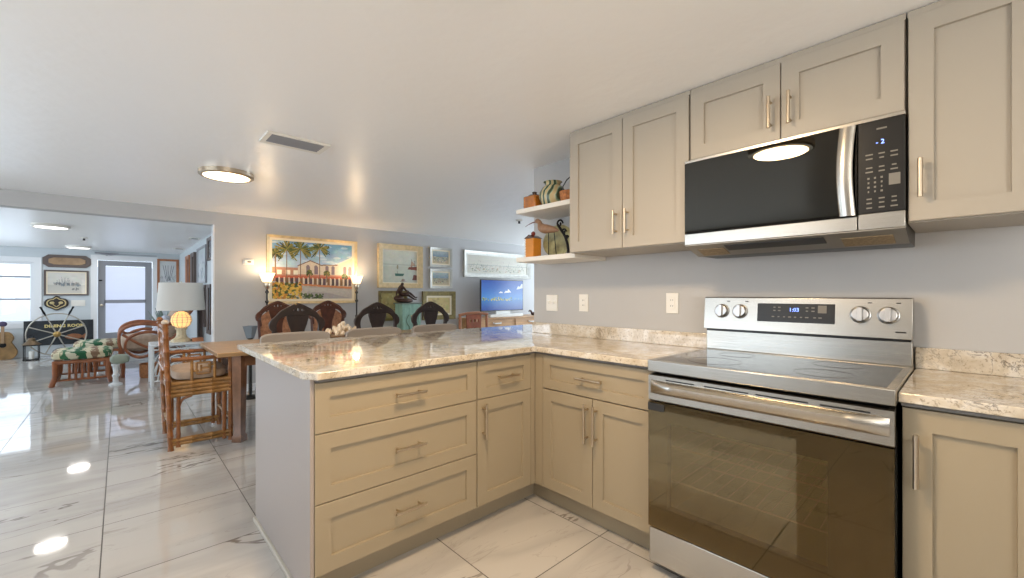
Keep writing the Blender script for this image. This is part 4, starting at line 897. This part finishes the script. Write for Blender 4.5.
# ------------------------------------------------------------------ bamboo armchair
bc = thing('bamboo_armchair', 'bamboo armchair with fretwork arms at the near end of the dining table', 'armchair', (-2.77, -1.90, 0))
hx, yb_, yf_ = .285, -.19, .20
for sx in (-1, 1):
    X = sx*hx
    p = build('back_post', MB().bamboo((X, yb_, 0), (X, yb_-.035, .985), .019), M_BAMB, bc, local=True)
    sub('cap', MB().ell((X, yb_-.036, .995), .024, .024, .022, 12, 8), mat('post_cap', (206, 190, 170), .4) if sx == 1 else M_BAMB, p, bc, local=True)
    build('front_post', MB().bamboo((X, yf_, 0), (X, yf_, .70), .018), M_BAMB, bc, local=True)
    build('inner_post', MB().bamboo((X, yb_+.045, .02), (X, yb_+.045, .41), .015).bamboo((X, yf_-.045, .02), (X, yf_-.045, .41), .015), M_BAMB, bc, local=True)
    b = MB().bamboo((X, yb_, .70), (X, yf_+.01, .70), .017); build('arm_rail', b, M_BAMB, bc, local=True)
    b = MB(); ya, yz = -.06, .09; za, zz = .545, .685
    b.bamboo((X, ya, .53), (X, ya, .70), .011, .08).bamboo((X, yz, .53), (X, yz, .70), .011, .08)
    for p0, p1 in (((ya, .60), (ya+.045, .60)), ((yz-.045, .64), (yz, .64)), ((ya+.03, .575), (yz-.03, .575)), ((ya+.03, .665), (yz-.03, .665)), ((ya+.03, .575), (ya+.03, .665)), ((yz-.03, .575), (yz-.03, .665)), ((ya+.055, .62), (yz-.03, .62)), ((ya+.06, .595), (ya+.06, .645))):
        b.tube([(X, p0[0], p0[1]), (X, p1[0], p1[1])], .008, 7)
    build('fretwork', b, M_BAMBY, bc, local=True)
    b = MB()
    for z_ in (.515, .485, .455, .425): b.bamboo((X, yb_, z_), (X, yf_, z_), .017, .13)
    build('seat_rail', b, M_BAMBY, bc, local=True)
    build('stretcher', MB().bamboo((X, yb_, .075), (X, yf_, .075), .016, .12).bamboo((X, yb_, .045), (X, yf_, .045), .014, .12), M_BAMBY, bc, local=True)
    build('brace', MB().tube(smooth_loop([(X, yb_+.05, .33), (X, yb_+.07, .385), (X, yb_+.13, .41)], 4, False), .01, 7), M_BAMB, bc, local=True)
b = MB()
for y_ in (yb_, yf_):
    for z_ in (.515, .485, .455): b.bamboo((-hx, y_, z_), (hx, y_, z_), .016, .13)
    b.bamboo((-hx, y_, .18), (hx, y_, .18), .014, .12)
for k in np.linspace(-.24, .24, 9): b.bamboo((k, yb_, .5), (k, yf_, .5), .012, .15)
build('seat_frame', b, M_BAMBY, bc, local=True)
b = MB()
for z_ in (.95, .91, .62): b.bamboo((-hx, yb_-.03, z_), (hx, yb_-.03, z_), .015, .12)
for k in (-.14, -.05, .05, .14): b.bamboo((k, yb_-.025, .62), (k, yb_-.03, .91), .011, .1)
build('back_rail', b, M_BAMB, bc, local=True)
build('cushion', MB().ell((0, .01, .565), .265, .185, .05, 28, 10, p=.5), M_LINEN, bc, local=True)
# ------------------------------------------------------------------ dining table
t = thing('dining_table', 'long wooden dining table behind the peninsula', 'table', (-2.8, -.6, 0))
build('table_top', MB().box(-3.2, -2.22, -1.83, .75, .722, .757), M_TTOP, t, bevel=.006)
build('apron', MB().box(-3.19, -2.36, -1.66, .62, .62, .722), M_TABLE, t)
for x in (-2.38, -3.21):
    for y in (-1.655, .63): build('leg', MB().tube([(x, y, .722), (x, y, .45), (x, y, .06), (x, y, .045), (x, y, 0)], [.056, .050, .042, .056, .056], 4), M_TABLE, t)
t = thing('coral_centerpiece', 'cream coral and shell centerpiece on the dining table', 'centerpiece', (-2.85, -.62, .759))
b = MB()
for i in range(80):
    a = rng.uniform(0, 2*PI); q = rng.uniform(0, .18); h = .03+rng.uniform(0, .11)*(1-q/.2)
    b.ell((-2.85+q*math.cos(a), -.62+q*math.sin(a), .768+h), rng.uniform(.012, .03), rng.uniform(.012, .03), rng.uniform(.012, .035), 8, 6)
build('coral', b, M_CORAL, t); build('tray', MB().lathe([(.16, .0005), (.19, .018), (.18, .02), (.15, .006)], (-2.85, -.62, .7575)), M_WALNUT, t)
# ------------------------------------------------------------------ carved chairs
def carved_chair(name, label, m, brocade, hole=True):
    t = thing(name, label, 'chair', (0, 0, 0), 0, 'carved dining chairs')
    out = [(-.228, .86), (-.236, .90), (-.264, .925), (-.272, .965), (-.250, 1.0), (-.222, 1.018), (-.175, 1.062), (-.115, 1.092), (-.055, 1.118), (0, 1.132)]
    inn = [(.202, .86), (.212, .92), (.208, .965), (.18, 1.005), (.125, 1.03), (.06, 1.035), (0, 1.03)]
    loop = smooth_loop(out+[(-x, z) for x, z in out[:-1][::-1]]+inn+[(-x, z) for x, z in inn[:-1][::-1]], 4)
    h = lambda cx, cz, rx, rz: [(cx+rx*math.cos(a), cz+rz*math.sin(a)) for a in np.linspace(0, 2*PI, 12, endpoint=False)]
    holes = [h(0, 1.082, .013, .018), h(-.042, 1.078, .013, .010), h(.042, 1.078, .013, .010)]
    Mb = MX(0, 0, 0)
    b = from_curve([loop]+holes, .03, .004, Mb)
    for s_ in (-1, 1):
        b.tube([(.012, s_*(.235+.02*(1-a/9)*math.cos(a)), .93+.022*(1-a/9)*math.sin(a)) for a in np.linspace(0, 7, 18)], .011, 6)
        b.tube(smooth_loop([(.012, s_*.03, 1.105), (.016, s_*.09, 1.085), (.016, s_*.15, 1.05), (.014, s_*.215, 1.0)], 4, False), .010, 6)
    cr = build('crest_rail', b, m, t, local=True)
    sw = [(.045, .50), (.035, .58), (.045, .66), (.058, .74), (.05, .82), (.062, .90), (.09, .97), (.09, 1.04)]
    loop = smooth_loop([(-x, z) for x, z in sw]+[(x, z) for x, z in sw[::-1]], 4)
    build('splat', from_curve([loop, h(0, .60, .012, .03)] if False else [loop], .022, .006, Mb), m, t, local=True)
    for s_ in (-1, 1): build('stile', MB().tube(smooth_loop([(-.02, s_*.20, .44), (-.01, s_*.205, .60), (0, s_*.225, .75), (0, s_*.236, .92)], 4, False), [.016]*13, 8), m, t, local=True)
    build('back_rail', MB().box(-.018, .018, -.20, .20, .48, .53), m, t, bevel=.008, local=True)
    if brocade: build('back_panel', MB().prism([(-.20, .52), (.20, .52), (.225, .95), (.12, 1.02), (-.12, 1.02), (-.225, .95)], lambda u, v, ww: (ww, u, v), -.016, -.006), M_BROC, t, local=True)
    build('seat', MB().prism([(-.22, -.20), (-.22, .20), (.03, .0)][:0] or [(.0, -.22), (.46, -.27), (.46, .27), (.0, .22)], lambda u, v, ww: (u, v, ww), .40, .46), m, t, bevel=.012, local=True)
    build('seat_pad', MB().ell((.235, 0, .475), .22, .235, .035, 24, 8, p=.45), M_BROC, t, local=True)
    for x_, s_ in ((.43, -1), (.43, 1)): build('leg', MB().tube(smooth_loop([(x_, s_*.235, .42), (x_+.025, s_*.25, .34), (x_, s_*.24, .18), (x_-.005, s_*.235, .06), (x_+.02, s_*.245, 0)], 4, False), list(np.interp(np.linspace(0, 1, 17), [0, .25, .7, .85, 1], [.03, .034, .018, .016, .028])), 8), m, t, local=True)
    for s_ in (-1, 1): build('leg', MB().tube([(.0, s_*.20, .44), (-.03, s_*.20, .2), (-.06, s_*.20, 0)], [.022, .02, .02], 8), m, t, local=True)
    for s_ in ((-1, 1) if brocade else ()):
        build('arm', MB().tube(smooth_loop([(0, s_*.215, .68), (.15, s_*.25, .67), (.30, s_*.26, .66), (.34, s_*.265, .65)], 4, False), .017, 8).tube(smooth_loop([(.30, s_*.26, .65), (.26, s_*.255, .56), (.30, s_*.25, .45)], 4, False), .014, 8), m, t, local=True)
    return t
c1 = carved_chair('carved_chair', 'dark-toned backlit carved chair with its back to the peninsula, leftmost of that row', M_BACKLIT, False)
c1.location = (-2.20, -1.26, 0); c1.rotation_euler.z = PI; c1.scale = (1, .80, 1)
for y_, lb in ((-.54, 'dark-toned backlit carved chair with its back to the peninsula, middle of that row'), (.06, 'dark-toned backlit carved chair with its back to the peninsula, in front of the teal cabinet')):
    c = dup(c1, (-2.20, y_, 0), PI, lb); c.scale = (1, .83, 1)
c2 = carved_chair('carved_chair', 'reddish carved chair with rose panels against the wall under the left torch lamp', M_MAHOG, True)
c2.location = (-3.68, -1.05, 0); c2.scale = (1, .82, 1)
c = dup(c2, (-3.68, -.49, 0), 0, 'reddish carved chair with rose panels under the right side of the palm painting')
# ------------------------------------------------------------------ bar stools
bs = thing('bar_stool', 'grey upholstered bar stool at the open end of the peninsula', 'bar stool', (-1.40, -1.49, 0), 0, 'grey bar stools')
n = 12; vs = []; 
for i in range(n+1):
    a = math.sin((-1+2*i/n)*PI/2); y = a*.218; xx = -.055+.03*a*a; zt_ = .952-.02*abs(a)**10
    vs += [(xx-.02, y, .66), (xx-.02, y, zt_-.008), (xx-.008, y, zt_), (xx+.008, y, zt_), (xx+.02, y, zt_-.008), (xx+.02, y, .66)]
fs = [(i*6+k, i*6+(k+1) % 6, (i+1)*6+(k+1) % 6, (i+1)*6+k) for i in range(n) for k in range(6)]+[tuple(range(6)), tuple(range(n*6, n*6+6))]
build('backrest', MB().add(vs, fs), M_STOOL, bs, local=True, sharp=50)
build('seat', MB().ell((.17, 0, .645), .21, .215, .05, 28, 10, p=.5), M_STOOL, bs, local=True)
for sx, sy in ((0, -1), (0, 1), (.36, -1), (.36, 1)):
    build('leg', MB().cyl((.03+sx*.8, sy*.16, .61), (-.02+sx*1.05, sy*.21, 0), .013, .011, n=10), M_IRON, bs, local=True)
build('footrest', MB().tube([(-.0, -.195, .22), (.35, -.195, .22), (.35, .195, .22), (.0, .195, .22)], .009, 8, closed=True), M_IRON, bs, local=True)
dup(bs, (-1.40, -.93, 0), 0, 'grey upholstered bar stool in front of the coral centerpiece, middle of the three')
dup(bs, (-1.40, -.38, 0), 0, 'grey upholstered bar stool nearest the kitchen wall')
# ------------------------------------------------------------------ torch lamps
def torch(label, y):
    t = thing('torch_lamp', label, 'floor lamp', (-4.22, y, 0), group='torch lamps')
    c = (-4.22, y, 0)
    build('base', MB().lathe([(.13, 0), (.13, .012), (.05, .03), (.012, .05)], c), M_STEELD, t)
    b = MB().cyl((c[0], y, .04), (c[0], y, 1.30), .011, n=12)
    for z in (.5, .9, 1.12, 1.24): b.lathe([(.011, -.02), (.022, -.008), (.022, .008), (.011, .02)], (c[0], y, z), 12)
    build('pole', b, M_STEELD, t)
    build('socket', MB().lathe([(.012, 1.27), (.032, 1.30), (.036, 1.35), (.03, 1.365)], c, 16), M_NICK, t)
    build('glass_shade', MB().lathe([(.045, 1.362), (.052, 1.372), (.090, 1.478), (.085, 1.478), (.055, 1.376), (.04, 1.366)], c, 28), M_TORCH, t)
    l = bpy.data.lights.new('torch_bulb', 'POINT'); l.energy = 4.0; l.color = (1, .78, .5); l.shadow_soft_size = .04
    o = bpy.data.objects.new('torch_bulb', l); COL.objects.link(o); o.location = (0, 0, 1.50); o.parent = t
torch('lit torch lamp at the left edge of the palm street painting', -1.037)
torch('lit torch lamp at the right edge of the palm street painting', .098)
# grey bin beside the left chairs
t = thing('storage_bin', 'grey tapered bin on a stand beside the leftmost reddish chair', 'bin', (-4.0, -1.26, 0))
build('bin', MB().lathe([(.04, .70), (.075, .83), (.08, .84), (.075, .84), (.036, .705)], (-4.0, -1.26, 0), 4), mat('blue_grey_metal', (128, 138, 146), .4, .3), t)
build('stand', MB().lathe([(.11, 0), (.11, .02), (.02, .04), (.018, .68), (.04, .70)], (-4.0, -1.26, 0), 16), M_STEELD, t)
# ------------------------------------------------------------------ teal cabinet with statue
t = thing('teal_cabinet', 'distressed teal painted cabinet against the back wall', 'cabinet', (-4.12, .79, 0))
build('cabinet_body', MB().box(-4.30, -4.08, .735, 1.055, .03, 1.06), M_TEAL, t, bevel=.004)
build('cabinet_top', MB().box(-4.32, -4.06, .715, 1.075, 1.06, 1.08), mat('grey_green_top', (110, 122, 112), .5), t, bevel=.004)
for a, c in ((.745, .893), (.897, 1.045)):
    dd = build('cabinet_door', MB().panel(XP(-4.08), a, c, .10, 1.03, .03, 0, .014, .006), M_TEAL, t)
    sub('knob', MB().ell((-4.058, .88 if a < .8 else .91, .88), .01, .01, .01, 10, 6), M_GOLD, dd, t)
b = MB()
for k, (y0_, z0_) in enumerate(((.80, .35), (.82, .60), (.98, .4), (.96, .65))):
    b.tube(smooth_loop([(-4.064, y0_, z0_), (-4.064, y0_+.03, z0_+.1), (-4.064, y0_-.02, z0_+.2), (-4.064, y0_+.02, z0_+.3)], 5, False), .004, 5)
build('painted_vine', b, M_GREEN, t)
for x in (-4.28, -4.10):
    for y in (.755, 1.035): build('foot', MB().cyl((x, y, 0), (x, y, .032), .018), M_TEAL, t)
st = thing('bronze_statue', 'bronze figure seated with legs stretched out on top of the teal cabinet', 'statue', (-4.17, .83, 1.08))
build('rock_base', MB().ell((-4.17, .82, 1.115), .10, .13, .035, 18, 8, p=.7).ell((-4.17, .73, 1.15), .07, .08, .05, 14, 8), M_BRONZE, st)
bm_v = [(0, -.10, .12), (0, -.09, .18), (0, -.06, .24), (0, -.045, .275), (0, -.03, .31),                    # pelvis..head
        (.045, -.02, .13), (.04, .06, .155), (.035, .16, .08), (.035, .20, .085), (-.045, -.02, .12), (-.04, .08, .12), (-.035, .19, .05), (-.035, .23, .055),
        (.06, -.055, .235), (.065, -.01, .185), (.045, .05, .175), (-.06, -.055, .235), (-.075, -.09, .17), (-.065, -.11, .105)]
bm_e = [(0, 1), (1, 2), (2, 3), (3, 4), (0, 5), (5, 6), (6, 7), (7, 8), (0, 9), (9, 10), (10, 11), (11, 12), (2, 13), (13, 14), (14, 15), (2, 16), (16, 17), (17, 18)]
bm_r = [.042, .036, .04, .018, .032, .028, .021, .013, .011, .028, .021, .013, .011, .019, .014, .010, .019, .014, .010]
me = bpy.data.meshes.new('statue_figure'); me.from_pydata([(x, y, z) for x, y, z in bm_v], bm_e, [])
ob = bpy.data.objects.new('statue_figure', me); COL.objects.link(ob)
sk = ob.modifiers.new('skin', 'SKIN'); ss = ob.modifiers.new('sub', 'SUBSURF'); ss.levels = 2; ss.render_levels = 2
for i, r_ in enumerate(bm_r): me.skin_vertices[0].data[i].radius = (r_, r_)
me.skin_vertices[0].data[0].use_root = True
bpy.context.view_layer.update(); dg = bpy.context.evaluated_depsgraph_get(); me2 = bpy.data.meshes.new_from_object(ob.evaluated_get(dg)); bpy.data.objects.remove(ob)
link_mesh('figure', me2, M_BRONZE, st, sharp=80)
build('hat', MB().lathe([(.05, .0), (.045, .008), (.028, .012), (.026, .035), (.01, .042)], (0, -.025, .325), 16), mat('pale_patina', (150, 140, 136), .5, .3), st, local=True)
# ------------------------------------------------------------------ console, television, wooden chair
t = thing('tv_console', 'light wood console with drawers under the television', 'console table', (-4.14, 2.9, 0))
build('console_body', MB().box(-4.37, -3.92, 2.02, 3.80, .62, .775), M_PINE, t)
build('console_top', MB().box(-4.39, -3.88, 1.98, 3.84, .776, .80), M_PINE, t, bevel=.004)
for a, c in ((2.06, 2.88), (2.92, 3.76)):
    dd = build('drawer', MB().panel(XP(-3.92), a, c, .64, .765, .02, 0, .015, .005), M_PINE, t)
    sub('handle', MB().tube([(-3.9, (a+c)/2-.09, .71), (-3.875, (a+c)/2-.07, .70), (-3.875, (a+c)/2+.07, .70), (-3.9, (a+c)/2+.09, .71)], .012, 8), M_WHITEPL, dd, t)
for x in (-4.34, -3.95):
    for y in (2.05, 3.77): build('leg', MB().tube([(x, y, 0), (x, y, .62)], [.03, .042], 4), M_PINE, t)
t = thing('television', 'flat television showing a blue sea and sky', 'television', (-4.12, 3.04, .80))
build('bezel', MB().box(-4.16, -4.13, 2.29, 3.335, .905, 1.475), M_BLACK, t, bevel=.003)
A = Art(160, 90, (30, 90, 180)); A.grad(.36, 1, (64, 140, 214), (20, 74, 170)); A.grad(0, .36, (10, 60, 150), (40, 120, 190)); A.noise(3, 20)
A.poly([(.4, .58), (.44, .63), (.48, .62), (.5, .58)], (236, 240, 246)); A.poly([(.53, .58), (.57, .66), (.61, .64), (.63, .72), (.67, .66), (.70, .6)], (240, 244, 248)); A.poly([(.84, .7), (.88, .82), (.93, .80), (.97, .9), (1, .9), (1, .75)], (214, 226, 240))
A.dabs(70, .02, .72, .33, .42, .014, [(170, 170, 60), (120, 140, 60), (200, 190, 120), (60, 100, 80)], .9); A.dabs(30, .6, .98, .34, .40, .01, [(90, 150, 190), (120, 160, 180)], .6)
art_obj('screen', A, XP(-4.1295), 2.305, 3.32, .92, 1.462, .0, M_SCREEN, t)
build('stand', MB().box(-4.22, -4.02, 2.5, 3.1, .8003, .82).box(-4.16, -4.13, 2.65, 3.0, .82, .906), M_WHITEPL, t, bevel=.004)
t = thing('soundbar', 'white soundbar on the console below the television', 'speaker', (-3.98, 3.0, .80)); 
build('soundbar_body', MB().box(-4.01, -3.94, 2.35, 3.15, .8005, .855), M_WHITEPL, t, bevel=.01)
t = thing('wooden_duck', 'small dark carved duck on the console right of the television', 'figurine', (-4.0, 3.52, .80))
build('duck_body', MB().ell((-4.0, 3.52, .835), .04, .10, .035, 16, 8).tube([(-4.0, 3.44, .85), (-4.0, 3.42, .89), (-4.0, 3.39, .895), (-4.0, 3.35, .885)], [.02, .018, .02, .006], 8), M_BRONZE, t)
tag(build('carved_box', MB().box(-4.08, -3.95, 3.64, 3.76, .8005, .91), M_WALNUT, bevel=.006), 'small carved wooden box at the right end of the console', 'box')
# wooden carved-back chair in front of console
t = thing('wooden_chair', 'reddish wooden chair with a carved top rail in front of the console', 'chair', (-3.0, 1.26, 0), 0)
b = MB().tube(smooth_loop([(0, -.25, .925), (-.01, -.12, .945), (-.012, 0, .95), (-.01, .12, .945), (0, .25, .925)], 4, False), .02, 8)
build('crest_rail', b, M_ORNF, t, local=True)
hl = lambda cx, cz: [(cx+.022*math.cos(a), cz+.03*math.sin(a)) for a in np.linspace(0, 2*PI, 10, endpoint=False)]
build('splat', from_curve([[(-.11, .50), (.11, .50), (.13, .93), (-.13, .93)]]+[hl(x, z) for x in (-.06, 0, .06) for z in (.6, .72, .84)], .02, .004, MX(0, 0, 0)), mat('red_brown_wood', (150, 78, 44), .35, coat=.3, var=.3, vscale=12), t, local=True)
for s_ in (-1, 1):
    build('back_post', MB().cyl((0, s_*.235, 0), (0, s_*.235, .93), .02, n=10), M_ORNF, t, local=True)
    build('leg', MB().cyl((.42, s_*.22, 0), (.42, s_*.22, .44), .02, n=10), M_ORNF, t, local=True)
build('seat', MB().box(-.01, .45, -.245, .245, .44, .47), M_ORNF, t, bevel=.008, local=True)
build('lower_rail', MB().cyl((0, -.235, .5), (0, .235, .5), .015, n=8), M_ORNF, t, local=True)
t.rotation_euler.z = PI
for o in bpy.data.objects:
    if '_o' in o.keys(): del o['_o']
